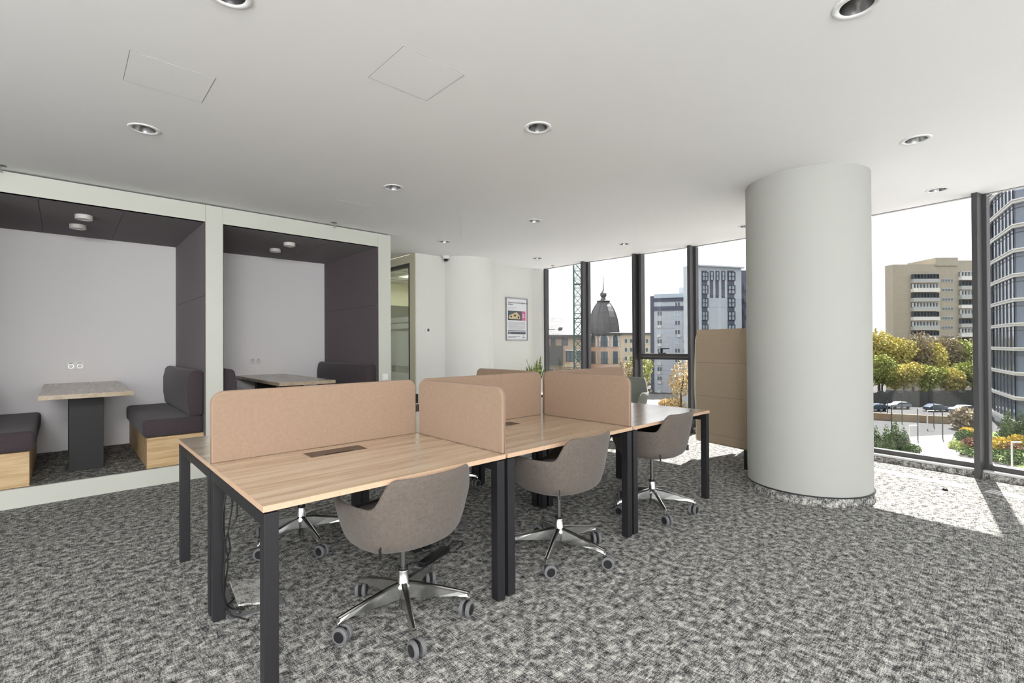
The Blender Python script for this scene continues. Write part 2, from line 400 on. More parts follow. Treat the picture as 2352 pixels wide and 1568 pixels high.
def sprinkler(loc, label):
    e = tag(empty('sprinkler', loc), label, 'sprinkler', 'ceiling sprinklers')
    b = MB(); b.lathe([(.0001, 0), (.034, 0), (.036, -.004), (.012, -.009), (.0001, -.009)], n=24); obj('escutcheon', b, M['steel'], e, smooth=True)
    b = MB(); b.cyl((0, 0, -.008), (0, 0, -.03), .007); b.tube([(-.009, 0, -.028), (-.012, 0, -.038), (0, 0, -.05)], .002); b.tube([(.009, 0, -.028), (.012, 0, -.038), (0, 0, -.05)], .002); obj('frame', b, M['chrome'], e)
    b = MB(); b.cyl((0, 0, -.05), (0, 0, -.052), .016, n=16); obj('deflector', b, M['steel'], e)
sprinkler((2.31, 5.50, CZ), 'small metal sprinkler head over the right booth front')
sprinkler((-.36, 5.50, CZ), 'small dark sprinkler head over the left booth at photo edge')
sprinkler((6.50, 5.86, CZ), 'small pale sprinkler head above the first window pane')
# security camera
e = tag(empty('security_camera', (4.50, 6.36, CZ)), 'white dome security camera in the corner by the engaged column', 'camera')
b = MB(); b.lathe([(.0001, 0), (.056, 0), (.058, -.012), (.056, -.045), (.048, -.05), (.04, -.05)], n=32); obj('housing', b, M['white'], e, smooth=True)
b = MB(); b.lathe([(.041, -.048), (.038, -.068), (.025, -.084), (.0001, -.09)], n=32); obj('dome', b, mat('smoked_dome', (40, 38, 42), .1), e, smooth=True)
b = MB(); b.cyl((.0, -.034, -.062), (-.004, -.045, -.07), .01); obj('lens', b, M['steel'], e)

# ------------------------------------------------------------------ booths
YB, YW = 5.604, 7.32
ZP, ZH, ZT = .154, 2.553, 2.722
bf = tag(empty('meeting_booth', (0, YB, 0)), 'white framed double booth with dark felt lining, left of the desks', 'booth')
D_ = YW-YB-.003
X0, X1, X2, X3, X4, X5 = -.85, -.685, 1.043, 1.195, 2.923, 3.095
b = MB(); b.box(X0, X5, 0, D_, 0, ZP-.004); b.box(X1, X2, -.0, .03, ZP-.004, ZP); b.box(X3, X4, 0, .03, ZP-.004, ZP); obj('plinth', b, M['boothwhite'], bf)
b = MB(); b.box(X1, X2, .03, D_, ZP-.004, ZP); b.box(X3, X4, .03, D_, ZP-.004, ZP); obj('platform_carpet', b, M['carpet'], bf)
for a, c in ((X1+.001, X2-.0015), (X3+.0015, X4-.001)):
    b = MB(); b.box(a, c, 0, .05, ZH, ZT); obj('header', b, M['boothwhite'], bf, bevel=.001)
for a, c in ((X0, X1), (X2, X3), (X4, X5)):
    b = MB(); b.box(a, c, -.0008, .05, 0, ZT); obj('post', b, M['boothwhite'], bf, bevel=.001)
b = MB(); b.box(X0, X5, .05, D_, ZH+.03, ZT); b.box(X5-.02, X5, .05, D_, 0, ZT); obj('outer_casing', b, M['boothwhite'], bf)
for a, c, seams in ((X1, X2, (-.155, .414)), (X3, X4, (1.768, 2.35))):
    edges = [a, *seams, c]
    b = MB()
    for i in range(3): b.box(edges[i]+(.0015 if i else 0), edges[i+1]-(.0015 if i < 2 else 0), .004, D_, ZH, ZH+.028)
    obj('ceiling_panel', b, M['felt'], bf)
for x0_, x1_ in ((X1, X1+.02), (X2-.004, X2+.0), (X3, X3+.006), (X4-.004, X4)):
    b = MB(); b.box(x0_, x1_, .002, D_, ZP, 1.813); b.box(x0_, x1_, .002, D_, 1.816, ZH); obj('side_panel', b, M['felt'], bf)
for a_ in ((X2, X3), (X4, X5-.02), (X0, X1)):
    b = MB(); b.box(*a_, .05, D_, ZP, ZH); obj('partition_core', b, M['darkpanel'], bf)

def bench(loc, flip, label):
    e = tag(empty('booth_bench', loc), label, 'bench', 'upholstered booth benches')
    s = -1 if flip else 1     # back against +x side (s=1) or -x side
    def bx(mb, a, c, *r):
        a, c = (s*a, s*c) if s == 1 else (s*c, s*a); mb.box(a, c, *r)
    Lb = 1.62
    b = MB(); bx(b, -.46, 0, 0, Lb, 0, .285); obj('base', b, M['bench'], e, bevel=.002)
    b = MB(); bx(b, -.49, 0, 0, Lb, .287, .455); obj('seat_cushion', b, M['sofa'], e, bevel=.035, seg=4, smooth=True)
    prof = [(-.115, .46), (-.135, .60), (-.135, .78), (-.115, .88), (-.095, .905), (-.07, .912), (-.02, .905), (0, .88), (0, .46)]
    b = MB(); b.xprism([(s*x, z) for x, z in (prof if s == 1 else prof[::-1])], 0, Lb); obj('backrest', b, M['sofa'], e, bevel=.02, seg=3, smooth=True)
    return e
bench((X2-.006, 5.66, ZP), False, 'dark upholstered bench on the right side of the left booth')
bench((X1+.022, 5.66, ZP), True, 'dark upholstered bench cut off by the left photo edge')
bench((X4-.006, 5.66, ZP), False, 'dark upholstered bench on the right side of the right booth')
bench((X3+.008, 5.66, ZP), True, 'dark upholstered bench mostly hidden by the white middle post')
def booth_table(x, label):
    e = tag(empty('booth_table', (x, 5.52, ZP)), label, 'table', 'wooden booth tables')
    b = MB(); b.box(-.31, .31, 0, 1.79, .712, .75); obj('tabletop', b, M['table'], e, bevel=.0015)
    for y in (.50, 1.52):
        b = MB(); b.box(-.12, .125, y, y+.10, 0, .712); obj('pedestal', b, M['darkpanel'], e, bevel=.002)
booth_table(.16, 'wooden table on black pedestals in the left booth')
booth_table(2.02, 'wooden table in the right booth, seen over the tan screen')
def booth_lamp(x, y, label):
    b = MB(); b.lathe([(.0001, 0), (.066, 0), (.066, -.038), (.063, -.041), (.052, -.041), (.05, -.036), (.0001, -.036)], n=36)
    tag(obj('booth_lamp', b, M['lampwhite'], loc=(x, y, ZH), smooth=False, bevel=.001), label, 'lamp', 'white disc lamps under the booth roofs')
booth_lamp(.145, 6.10, 'white disc lamp in left booth, nearer one'); booth_lamp(.112, 6.62, 'white disc lamp in left booth, behind the nearer one')
booth_lamp(2.01, 6.10, 'white disc lamp in right booth, nearer one'); booth_lamp(2.00, 6.60, 'white disc lamp in right booth, behind the nearer one')
 
def sockets(x, label):
    e = tag(empty('wall_socket', (x, YW, 1.092)), label, 'socket', 'double sockets over the booth tables')
    b = MB(); b.box(-.078, .078, -.009, 0, -.042, .042); obj('plate', b, M['white'], e, bevel=.003)
    for s in (-1, 1):
        b = MB(); b.cyl((s*.037, -.0095, -.004), (s*.037, -.0085, -.004), .024, n=28); b.cur = 1
        b.cyl((s*.037, -.011, -.004), (s*.037, -.0094, -.004), .019, n=28); b.cur = 2
        for dx in (-.0095, .0095): b.cyl((s*.037+dx, -.0118, -.004), (s*.037+dx, -.0109, -.004), .0032, n=10)
        b.box(s*.037-.003, s*.037+.003, -.0118, -.0109, .012, .017); b.box(s*.037-.003, s*.037+.003, -.0118, -.0109, -.025, -.02)
        b.box(s*.037-.014, s*.037+.014, -.0118, -.0089, .028, .034); obj('outlet', b, [M['steel'], M['white'], M['plastic']], e)
sockets(.103, 'white double socket on the wall above the left booth table'); sockets(1.955, 'white double socket on the wall above the right booth table')
def plate(name, loc, label, cat, disp=False):
    e = tag(empty(name, loc), label, cat)
    b = MB(); b.box(-.041, .041, -.012, 0, -.041, .041); obj('plate', b, M['white'], e, bevel=.003)
    if disp:
        b = MB(); b.box(-.006, .03, -.0135, -.0115, -.022, .024); obj('display', b, mat('thermostat_display', (70, 72, 74), .3), e)
    else:
        b = MB(); b.box(-.026, .026, -.017, -.012, -.028, .028); obj('rocker', b, M['white'], e, bevel=.002)
plate('light_switch', (3.008, YB-.001, .90), 'white rocker switch on the white booth post at its right end', 'switch')
plate('thermostat', (4.205, 6.46, 1.54), 'small white thermostat with grey display on the white wall', 'thermostat', True)

# ------------------------------------------------------------------ poster
e = tag(empty('wall_poster', (5.878, 6.46, 1.377)), 'framed poster with house photo and pink block on white wall', 'poster')
PW, PH = .552, .79
b = MB()
for a in ((0, PW, 0, .02), (0, PW, PH-.02, PH), (0, .02, .02, PH-.02), (PW-.02, PW, .02, PH-.02)): b.box(a[0], a[1], -.018, 0, a[2], a[3])
obj('frame', b, M['steel'], e, bevel=.003)
b = MB(); b.box(.018, PW-.018, -.008, -.001, .018, PH-.018); obj('paper', b, mat('poster_paper', (232, 233, 238), .5), e)
navy = mat('poster_slate', (86, 92, 104), .5); gold = mat('poster_gold', (206, 190, 150), .6); pink = mat('poster_pink', (206, 110, 150), .6); ink = mat('poster_ink', (50, 50, 54), .6); grey = mat('poster_grey_text', (160, 160, 164), .6)
def prect(name, x0, x1, z0, z1, mt, y=-.0085): bb = MB(); bb.box(x0, x1, y-.0006, y, z0, z1); return obj(name, bb, mt, e)
prect('house_photo', .05, .40, .375, .55, navy); prect('pink_block', .40, .50, .375, .55, pink)
hm = MB(); y_ = -.0093
hm.xprism([(.07, .40), (.36, .40), (.355, .46), (.27, .53), (.085, .465)], y_-.0005, y_); obj('house_image', hm, gold, e)
hm = MB(); hm.xprism([(.05, .375), (.40, .375), (.395, .392), (.3, .388), (.25, .396), (.14, .385), (.08, .402), (.05, .4)], y_-.0008, y_); hm.box(.30, .335, y_-.0008, y_, .41, .45); hm.box(.20, .25, y_-.0008, y_, .45, .478); hm.box(.11, .15, y_-.0008, y_, .43, .455); obj('house_shadow', hm, ink, e)
prect('info_bar', .05, .50, .175, .19, navy); prect('info_bar', .05, .50, .12, .163, navy)
b = MB()
for k in range(16):
    z = .345-k*.0095
    if k == 8: z -= .002
    b.box(.06, .49-(.17 if k == 7 else 0)-(.08 if k == 15 else 0), -.0095, -.0085, z, z+.003)
obj('body_text', b, grey, e)
def text(s, x, z, size, mt, y=-.0098, name='lettering', bold=0):
    cu = bpy.data.curves.new(name, 'FONT'); cu.body = s; cu.size = size; cu.offset = bold; cu.materials.append(mt)
    o = bpy.data.objects.new(name, cu); COL.objects.link(o); bpy.context.view_layer.update(); me = bpy.data.meshes.new_from_object(o); bpy.data.objects.remove(o)
    if not me.materials: me.materials.append(mt)
    o = bpy.data.objects.new(name, me); COL.objects.link(o); o.parent = e; o.location = (x, y, z); o.rotation_euler = (R(90), 0, 0); return o
text('Наша мережа розширюється', .05, .69, .0365, ink, bold=.0006); text('в Києві', .05, .655, .0365, ink, bold=.0006)
text('Чудові місця для роботи', .05, .605, .018, grey); text('Ваш офіс у центрі міста', .05, .586, .018, grey); text('Київ', .05, .563, .017, ink)
text('Regus', .405, .052, .034, ink, bold=.0004); b = MB(); b.lathe([(.006, 0), (.008, 0)], n=16)
lg = MB(); lg.cyl((.443, -.0095, .09), (.443, -.0088, .09), .007, n=16); obj('logo_mark', lg, ink, e)
wht = mat('poster_white_ink', (240, 240, 240), .6)
for k in range(4): prect('block_text', .425, .475-(k % 2)*.008, .432+k*.017, .441+k*.017, wht, -.0094)
for k in range(4): prect('bar_icon', .19+k*.085, .197+k*.085, .14, .15, wht, -.0094)
prect('bar_caption', .065, .13, .13, .15, grey, -.0094)
b = MB(); b.box(.05, .36, -.0095, -.0085, .075, .081); b.box(.05, .25, -.0095, -.0085, .058, .064); obj('footer_text', b, ink, e)

# ------------------------------------------------------------------ snake plant
e = tag(empty('snake_plant', (6.31, 6.15, 0)), 'snake plant with striped upright leaves by the first window', 'plant')
b = MB(); b.lathe([(.0001, 0), (.12, 0), (.15, .42), (.142, .42), (.13, .38), (.0001, .38)], n=32); obj('pot', b, mat('pale_pot', (214, 210, 204), .6), e, smooth=True)
b = MB()
for k in range(24):
    a = random.uniform(0, 6.28); r0 = random.uniform(.01, .06); h = random.choice([.42, .5, .55, .6, .66, .74])*random.uniform(.9, 1.05); ln = random.uniform(.05, .16)
    tw = random.uniform(0, 3.1); wd = random.uniform(.028, .042); base = Vector((r0*math.cos(a), r0*math.sin(a), .36)); vs = []; n = 9
    for i in range(n+1):
        t = i/n; c = base+Vector((math.cos(a)*ln*t**1.6, math.sin(a)*ln*t**1.6, h*t)); ww = wd*(math.sin(min(1, t*1.1+.25)*math.pi*.5) if t < .6 else (1-((t-.6)/.4)**1.8))+.0008
        dx = Vector((math.cos(a+1.57+tw*t*.5), math.sin(a+1.57+tw*t*.5), 0)); ny = Vector((-dx.y, dx.x, 0))
        vs += [c-dx*ww, c+ny*.004, c+dx*ww, c-ny*.003]
    fs = []
    for i in range(n):
        for j in range(4): fs.append((i*4+j, i*4+(j+1) % 4, (i+1)*4+(j+1) % 4, (i+1)*4+j))
    b.add(vs, fs)
lo = obj('leaves', b, M['leaf'], e, smooth=True)

# ------------------------------------------------------------------ desks
DX0, DY0, DL_, DD, DG, DZ = .514, 1.837, 1.153, .845, .0145, .74
def desk():
    e = empty('desk')
    t = .022
    # tabletop with a cable opening (four boards round the cut-out read as one top)
    gx0, gx1, gy0, gy1 = .405, .705, .632, .752
    b = MB(); xs = [0, gx0, gx1, DL_]; ys = [0, gy0, gy1, DD]
    vs = [(x, y, z) for z in (DZ-t, DZ) for y in ys for x in xs]; fs = []
    I = lambda i, j, k: k*16+j*4+i
    for j in range(3):
        for i in range(3):
            if i == 1 and j == 1: continue
            fs.append((I(i, j, 1), I(i+1, j, 1), I(i+1, j+1, 1), I(i, j+1, 1))); fs.append((I(i, j+1, 0), I(i+1, j+1, 0), I(i+1, j, 0), I(i, j, 0)))
    b.add(vs, fs)
    for (a, c) in [((1, 1), (2, 1)), ((2, 1), (2, 2)), ((2, 2), (1, 2)), ((1, 2), (1, 1))]: b.f.append([I(*a, 0), I(*c, 0), I(*c, 1), I(*a, 1)]); b.mi.append(0)
    b.cur = 1
    for i in range(3):
        b.f.append([I(i, 0, 0), I(i+1, 0, 0), I(i+1, 0, 1), I(i, 0, 1)]); b.mi.append(1); b.f.append([I(i+1, 3, 0), I(i, 3, 0), I(i, 3, 1), I(i+1, 3, 1)]); b.mi.append(1)
        b.f.append([I(0, i+1, 0), I(0, i, 0), I(0, i, 1), I(0, i+1, 1)]); b.mi.append(1); b.f.append([I(3, i, 0), I(3, i+1, 0), I(3, i+1, 1), I(3, i, 1)]); b.mi.append(1)
    obj('tabletop', b, [M['desk'], M['deskedge']], e)
    # cable flap: frame, lid with a notch, tray below
    b = MB(); w_ = .006
    for a in ((gx0, gx1, gy0, gy0+w_), (gx0, gx1, gy1-w_, gy1), (gx0, gx0+w_, gy0, gy1), (gx1-w_, gx1, gy0, gy1)): b.box(*a, DZ-.005, DZ+.0015)
    fr = obj('cable_port', b, M['brown'], e)
    b = MB(); b.prism([(gx0+.008, gy0+.03), (gx0+.075, gy0+.03), (gx0+.085, gy0+.042), (gx1-.085, gy0+.042), (gx1-.075, gy0+.03), (gx1-.008, gy0+.03), (gx1-.008, gy1-.008), (gx0+.008, gy1-.008)], DZ-.004, DZ-.0005)
    b.box(gx0+.008, gx0+.07, gy0+.008, gy0+.028, DZ-.004, DZ-.0005); b.box(gx1-.07, gx1-.008, gy0+.008, gy0+.028, DZ-.004, DZ-.0005); obj('flap', b, M['brown'], fr)
    b = MB(); b.box(gx0+.01, gx1-.01, gy0+.01, gy1-.01, DZ-.09, DZ-.084); b.box(gx0+.0, gx1, gy0, gy0+.005, DZ-.09, DZ-t-.001); b.box(gx0, gx1, gy1-.005, gy1, DZ-.09, DZ-t-.001); obj('cable_tray', b, M['black'], e)
    # end frames
    L0 = .05; zt = DZ-t-.008
    for x in (.004, DL_-.054):
        for y in (.004, DD-.054):
            b = MB(); b.box(x, x+L0, y, y+L0, 0, zt); obj('leg', b, M['black'], e, bevel=.002)
        b = MB(); b.box(x+.002, x+L0-.002, .054, DD-.054, zt-.05, zt); obj('end_rail', b, M['black'], e, bevel=.002)
    b = MB(); b.box(.054, DL_-.054, .20, .23, zt-.04, zt); b.box(.054, DL_-.054, DD-.23, DD-.20, zt-.04, zt); obj('beam', b, M['black'], e)
    for x in (.02, DL_-.04):
        for y in (.02, DD-.04): b = MB(); b.box(x, x+.02, y, y+.02, zt, DZ-t); obj('spacer', b, M['black'], e)
    return e
dproto = desk(); index_tree(dproto)
dl = {(0, 0): 'front oak desk nearest the camera, chair tucked in at its right', (1, 0): 'middle oak desk of the front row, between two tan side screens',
      (2, 0): 'far oak desk of the front row, its top white with window glare', (0, 1): 'rear-row oak desk behind the long tan screen, corner showing at left',
      (1, 1): 'middle rear-row oak desk hidden behind the second long screen', (2, 1): 'far rear-row oak desk nearest the poster corner windows'}
for (i, j), lb in dl.items():
    o = dproto if (i, j) == (0, 0) else copy_tree(dproto)
    if j == 0: o.location = (DX0+i*(DL_+DG), DY0, 0)
    else: o.location = (DX0+i*(DL_+DG)+DL_, DY0+2*DD+DG, 0); o.rotation_euler.z = math.pi
    tag(o, lb, 'desk', 'oak desks with black legs')
def screen(loc, rz, L, label, clamp=None):
    e = tag(empty('desk_screen', loc, rz), label, 'screen', 'tan desk screens')
    T = .013
    b = MB(); b.xprism(rrect(0, L, .0, .343, .055, 8, (0, 0, 1, 1)), -T, T); obj('panel', b, M['screen'], e, bevel=.007, seg=3)
    b = MB(); pts = [(x, 0, z) for x, z in rrect(.0, L, .0, .343, .055, 8, (0, 0, 1, 1))]; pts = pts[1:]+[pts[0]]
    b.tube([(x, 0, z) for x, _, z in pts], .0035, 6); obj('piping', b, mat('tan_piping', (138, 114, 96), .9) if 'tan_piping' not in bpy.data.materials else bpy.data.materials['tan_piping'], e, smooth=True)
    for x in (.16, L-.2):
        b = MB(); b.box(x, x+.04, -.0065, .0065, -.06, .0); obj('bracket', b, M['black'], e)
    if clamp is not None:
        b = MB(); b.box(clamp-.012, clamp+.012, -.008, .008, .19, .25); obj('link_clamp', b, M['plastic'], e)
SZ = DZ+.0
ys = DY0+DD+DG/2
screen((DX0+.008, ys, SZ), 0, DL_-.02, 'long tan felt screen along the back of the nearest desk', DL_-.012)
screen((DX0+DL_+DG+.01, ys, SZ), 0, DL_-.02, 'second long tan screen, behind the middle desk')
screen((DX0+2*(DL_+DG)+.01, ys, SZ), 0, DL_-.02, 'third long tan screen, its top showing beyond the far side screen')
xs1 = DX0+DL_+DG/2; xs2 = xs1+DL_+DG
screen((xs1, DY0+.018, SZ), math.pi/2, DD-.045, 'short tan screen between the nearest and middle desks')
screen((xs2, DY0+.018, SZ), math.pi/2, DD-.045, 'short tan screen between the middle and far desks')
screen((xs2, DY0+DD+DG+.025, SZ), math.pi/2, DD-.045, 'short tan screen in the rear row, below the poster')

# ------------------------------------------------------------------ swivel chairs
def sstep(a, b, x):
    t = max(0, min(1, (x-a)/(b-a))); return t*t*(3-2*t)
def shell_mb(back=.742, arm=.612, front=.49, z0=.388, A=.292, B=.278):
    N = 64; rr = [0.0, .34, .60, .75, .84, .885, .92, .95, .98, 1.015, 1.04]
    wz = [0, 0.0, .006, .035, .10, .20, .32, .46, .63, .83, 1]
    b = MB(); vs = []
    for k, (r, w_) in enumerate(zip(rr, wz)):
        for i in range(N):
            th = 2*math.pi*i/N; d = abs((math.degrees(th)+180) % 360-180)
            zt = back-(back-arm)*sstep(40, 55, d); zt += .008*sstep(84, 118, d)
            zt -= (arm-front)*sstep(120, 150, d)
            # th=0 -> back (-y)
            sx = math.sin(th); sy = -math.cos(th); p = 2.5
            q = (abs(sx)**p+abs(sy)**p)**(-1/p)
            lean = 1+.03*w_*(1-.6*sstep(30, 80, d))
            fr = 1.0 if d < 120 else 1-.04*sstep(120, 160, d)
            vs.append((A*q*sx*r*lean*fr, B*q*sy*r*lean*fr, z0+(zt-z0)*w_))
    fs = []
    for k in range(1, len(rr)-1):
        for i in range(N): fs.append((k*N+i, k*N+(i+1) % N, (k+1)*N+(i+1) % N, (k+1)*N+i))
    b.add(vs[N:], [[a-N for a in f] for f in fs]); b.f.append(list(range(N))[::-1]); b.mi.append(0)
    return b
def caster():
    e = empty('caster')
    for s in (-1, 1):
        w = MB(); w.cyl((s*.012, 0, .033), (s*.031, 0, .033), .0285, n=28); h = obj('wheel', w, M['tread'], e, bevel=.003) if False else None
    return e
def swivel_chair():
    e = empty('swivel_chair')
    sh = obj('shell', shell_mb(), M['chair'], e, smooth=True, solid=.026)
    q = sh.modifiers.new('u', 'SUBSURF'); q.levels = 1; q.render_levels = 1
    # seat cushion
    b = MB(); N = 40; prof = [(0.0001, .505), (.5, .505), (.8, .50), (.93, .487), (.955, .465), (.93, .43), (.5, .42), (.0001, .42)]; vs = []
    for r, z in prof:
        for i in range(N):
            th = 2*math.pi*i/N; sx = math.sin(th); sy = -math.cos(th); q_ = (abs(sx)**2.6+abs(sy)**2.6)**(-1/2.6)
            vs.append((.258*q_*sx*r, .262*q_*sy*r+.02, z))
    b.add(vs, [(k*N+i, k*N+(i+1) % N, (k+1)*N+(i+1) % N, (k+1)*N+i) for k in range(len(prof)-1) for i in range(N)]); obj('seat', b, M['chair'], e, smooth=True)
    # seam tab at the left rear of the shell
    for s in (-1, 1):
        b = MB(); a = R(50)*s; x = .288*math.sin(a)*1.13; y = -.272*math.cos(a)*1.13
        nx, ny = math.sin(a), -math.cos(a); Mx = Matrix.Translation((x*.965, y*.965, .405)) @ Matrix.Rotation(a, 4, 'Z')
        b.box(-.0025, .0025, -.004, .02, 0.0, .045, Mx); obj('seam_tab', b, M['plastic'], e)
    b = MB(); b.cyl((0, 0, .362), (0, 0, .392), .06, .11, n=28); b.cyl((0, 0, .15), (0, 0, .37), .014, n=20); obj('gas_lift', b, M['steel'], e, smooth=False, bevel=.001)
    b = MB(); b.lathe([(.0001, .243), (.022, .243), (.025, .238), (.025, .228), (.0001, .228)], n=28); obj('collar', b, M['plastic'], e, smooth=False)
    b = MB(); b.lathe([(.0001, .230), (.024, .230), (.0255, .225), (.0275, .165), (.035, .155), (.036, .10), (.030, .095), (.019, .092), (.019, .045), (.017, .042), (.0001, .042)], n=32); hub = obj('hub', b, M['chrome'], e, smooth=True)
    for k in range(5):
        a = k*2*math.pi/5; Mx = Matrix.Rotation(a, 4, 'Z')
        # arm: I-section spoke, deep at hub, thin at end; local +x outwards
        st = [(.025, .172, .100, .017), (.08, .164, .098, .0155), (.17, .145, .098, .0135), (.26, .124, .096, .012), (.305, .112, .090, .0115), (.318, .106, .082, .010)]
        vs = []
        for x, zt, zb, hw in st:
            for (yy, zz) in ((-hw*.8, zt-.004), (-hw*.45, zt), (hw*.45, zt), (hw*.8, zt-.004), (hw*.75, zt-.01), (hw*1.06, zb), (-hw*1.06, zb), (-hw*.75, zt-.01)): vs.append(Mx @ Vector((x, yy, zz)))
        n = len(st); fs = [(i*8+j, i*8+(j+1) % 8, (i+1)*8+(j+1) % 8, (i+1)*8+j) for i in range(n-1) for j in range(8)]+[list(range(8)), list(range((n-1)*8, n*8))[::-1]]
        b = MB(); b.add(vs, fs); b.cyl(Mx @ Vector((.310, 0, .108)), Mx @ Vector((.310, 0, .074)), .0105, n=14); arm_ = obj('base_arm', b, M['chrome'], e, smooth=False)
        # caster: twin wheels swivelled by an angle
        sw = a+[.7, -.9, 2.2, .4, -2.0][k]; C = Matrix.Translation(Mx @ Vector((.310, 0, 0))) @ Matrix.Rotation(sw, 4, 'Z')
        b = MB(); b.cyl(C @ Vector((0, 0, .076)), C @ Vector((0, 0, .055)), .009, n=12)
        b.box(-.010, .035, -.0075, .0075, .026, .066, C)
        for s in (-1, 1): b.cyl(C @ Vector((.018, s*.0265, .0375)), C @ Vector((.018, s*.0285, .0375)), .025, n=24)
        cs = obj('caster', b, M['plastic'], e, bevel=.001)
        b = MB()
        for s in (-1, 1):
            b.cyl(C @ Vector((.018, s*.0085, .0375)), C @ Vector((.018, s*.012, .0375)), .034, .0375, n=28); b.cyl(C @ Vector((.018, s*.012, .0375)), C @ Vector((.018, s*.0235, .0375)), .0375, n=28); b.cyl(C @ Vector((.018, s*.0235, .0375)), C @ Vector((.018, s*.027, .0375)), .0375, .032, n=28)
        obj('tread', b, M['tread'], cs, smooth=False)
    return e
# base star built separately so it can be turned against the shell
cp = swivel_chair(); index_tree(cp)
BASEPARTS = ('hub', 'base_arm', 'caster')
def place_chair(x, y, face, base, label, lift=0, first=[True]):
    o = cp if first[0] else copy_tree(cp); first[0] = False
    o.location = (x, y, 0); o.rotation_euler.z = R(face-90)
    for c_ in kids(o):
        if c_.name.split('.')[0] in ('shell', 'seat', 'seam_tab', 'gas_lift'): c_.location.z += lift
        if c_.name.split('.')[0] in BASEPARTS: c_.rotation_euler.z = R(base)-R(face-90)
    tag(o, label, 'chair', 'taupe tub chairs on chrome star bases'); return o
place_chair(1.197, 2.057, 93, 32, 'taupe swivel chair at the nearest desk, in the foreground')
place_chair(2.25, 1.99, 94, 64, 'taupe swivel chair at the middle desk of the front row', .035)
place_chair(3.385, 2.02, 94, 12, 'taupe swivel chair at the far desk with the glaring top', .05)
place_chair(1.165, 3.317, 268, 54, 'swivel chair behind the nearest desk, only its chrome base in view')
place_chair(2.62, 3.72, 265, 14, 'swivel chair behind the middle desk, one black caster in view')
place_chair(3.72, 3.50, 262, 40, 'swivel chair behind the far desk, almost hidden by desk legs')

# ------------------------------------------------------------------ shell armchair by the window
e = tag(empty('shell_armchair', (5.55, 3.72, 0), R(110)), 'grey shell armchair in front of the opening window, behind far desk', 'chair')
o = obj('shell', shell_mb(.84, .66, .44, .40, .30, .29), M['shellgrey'], e, smooth=True, solid=.018)
for sx, sy in ((-1, -1), (1, -1), (1, 1), (-1, 1)):
    b = MB(); b.cyl((sx*.12, sy*.12, .41), (sx*.24, sy*.23, 0), .017, .011, n=14); obj('leg', b, M['bench'], e, smooth=True)

# ------------------------------------------------------------------ high-back pod sofa
e = tag(empty('high_back_sofa', (5.27, 2.57, 0), math.atan2(-.72, -.17)), 'khaki high-backed sofa seen from behind, beside the big column', 'sofa')
# local x runs along the back (towards -y in the room), local +y points to the room side (-x)... thickness goes to -y local
Lp = .70; ZB = [.20, .31, .722, 1.093, 1.463]
def wavy(z): return .012*math.sin((z-.2)*5.2)
for k in range(4):
    z0, z1 = ZB[k]+.0012, ZB[k+1]-.0012; n = 6; vs = []
    for i in range(n+1):
        z = z0+(z1-z0)*i/n; t = wavy(z); r_ = .03 if (k == 3 and i == n) else (.012 if k == 3 and i == n-1 else 0)
        if k == 0 and i == 0: r_ = .02
        ring = [(r_*.6+.0, -r_, z), (-.012, -.02-r_*.3, z), (-.022+t*.3, -.045, z), (.0, -.085+r_*.5, z), (Lp, -.085+r_*.5, z), (Lp, -r_, z)]
        vs += ring
    m_ = 6; fs = [(i*m_+j, i*m_+(j+1) % m_, (i+1)*m_+(j+1) % m_, (i+1)*m_+j) for i in range(n) for j in range(m_)]+[list(range(m_))[::-1], list(range(n*m_, (n+1)*m_))]
    if k == 0: bb = MB()
    bb.add([Vector((x, -y, z)) for x, y, z in vs], [f[::-1] for f in fs])
obj('back_panel', bb, M['pod'], e)
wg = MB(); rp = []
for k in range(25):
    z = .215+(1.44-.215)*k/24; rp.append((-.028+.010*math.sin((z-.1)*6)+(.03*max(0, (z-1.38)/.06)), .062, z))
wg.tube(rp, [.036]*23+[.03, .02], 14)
obj('sunlit_edge_roll', wg, M['podsunlit'], e, smooth=True)  # pale roll painting the sunlit rounding of the back panel's edge
b = MB(); b.box(.0, .06, .085, .70, .2, 1.44); obj('near_wing', b, M['pod'], e, bevel=.015)
#obj('side_wing', wg, M['podrim'], e, smooth=True)
b = MB(); b.box(Lp-.06, Lp, .085, .70, .2, 1.46); obj('far_wing', b, M['pod'], e, bevel=.015)
b = MB(); b.box(.02, Lp-.06, .09, .66, .28, .44); obj('seat', b, M['pod'], e, bevel=.03, seg=3)
for lx, ly in ((.22, .62), (.585, .02), (Lp-.05, .62), (Lp-.05, .05)):
    b = MB(); b.box(lx-.015, lx+.015, ly-.0, ly+.03, 0, .2); obj('leg', b, M['black'], e)

# ------------------------------------------------------------------ floor items
e = tag(empty('floor_box', (.72, 2.76, 0), R(-6)), 'carpeted floor box with grey rim under the nearest desk', 'floor box')
b = MB()
for a in ((-.12, .12, -.185, -.155), (-.12, .12, .155, .185), (-.12, -.09, -.155, .155), (.09, .12, -.155, .155)): b.box(*a, 0, .006)
obj('rim', b, mat('grey_plastic', (112, 112, 115), .5), e)
lid = MB(); lid.box(0, .18, -.15, .15, 0, .010, Matrix.Translation((-.085, 0, .045)) @ Matrix.Rotation(R(13), 4, 'Y')); obj('lid', lid, carpet('lid_carpet', .06), e)
e = tag(empty('cable_bundle', (.565, 2.62, 0)), 'looped black cables hanging beside the second desk leg', 'cable')
def cab(pts, name='cable', r=.0038): b_ = MB(); b_.tube(spline(pts, 8), r, 8); return obj(name, b_, M['cable'], e, smooth=True)
cab([(.03, -.01, .66), (.0, -.02, .60), (-.012, -.015, .45), (.01, -.01, .28), (.0, 0, .16), (.01, .04, .05), (.07, .12, .035)])
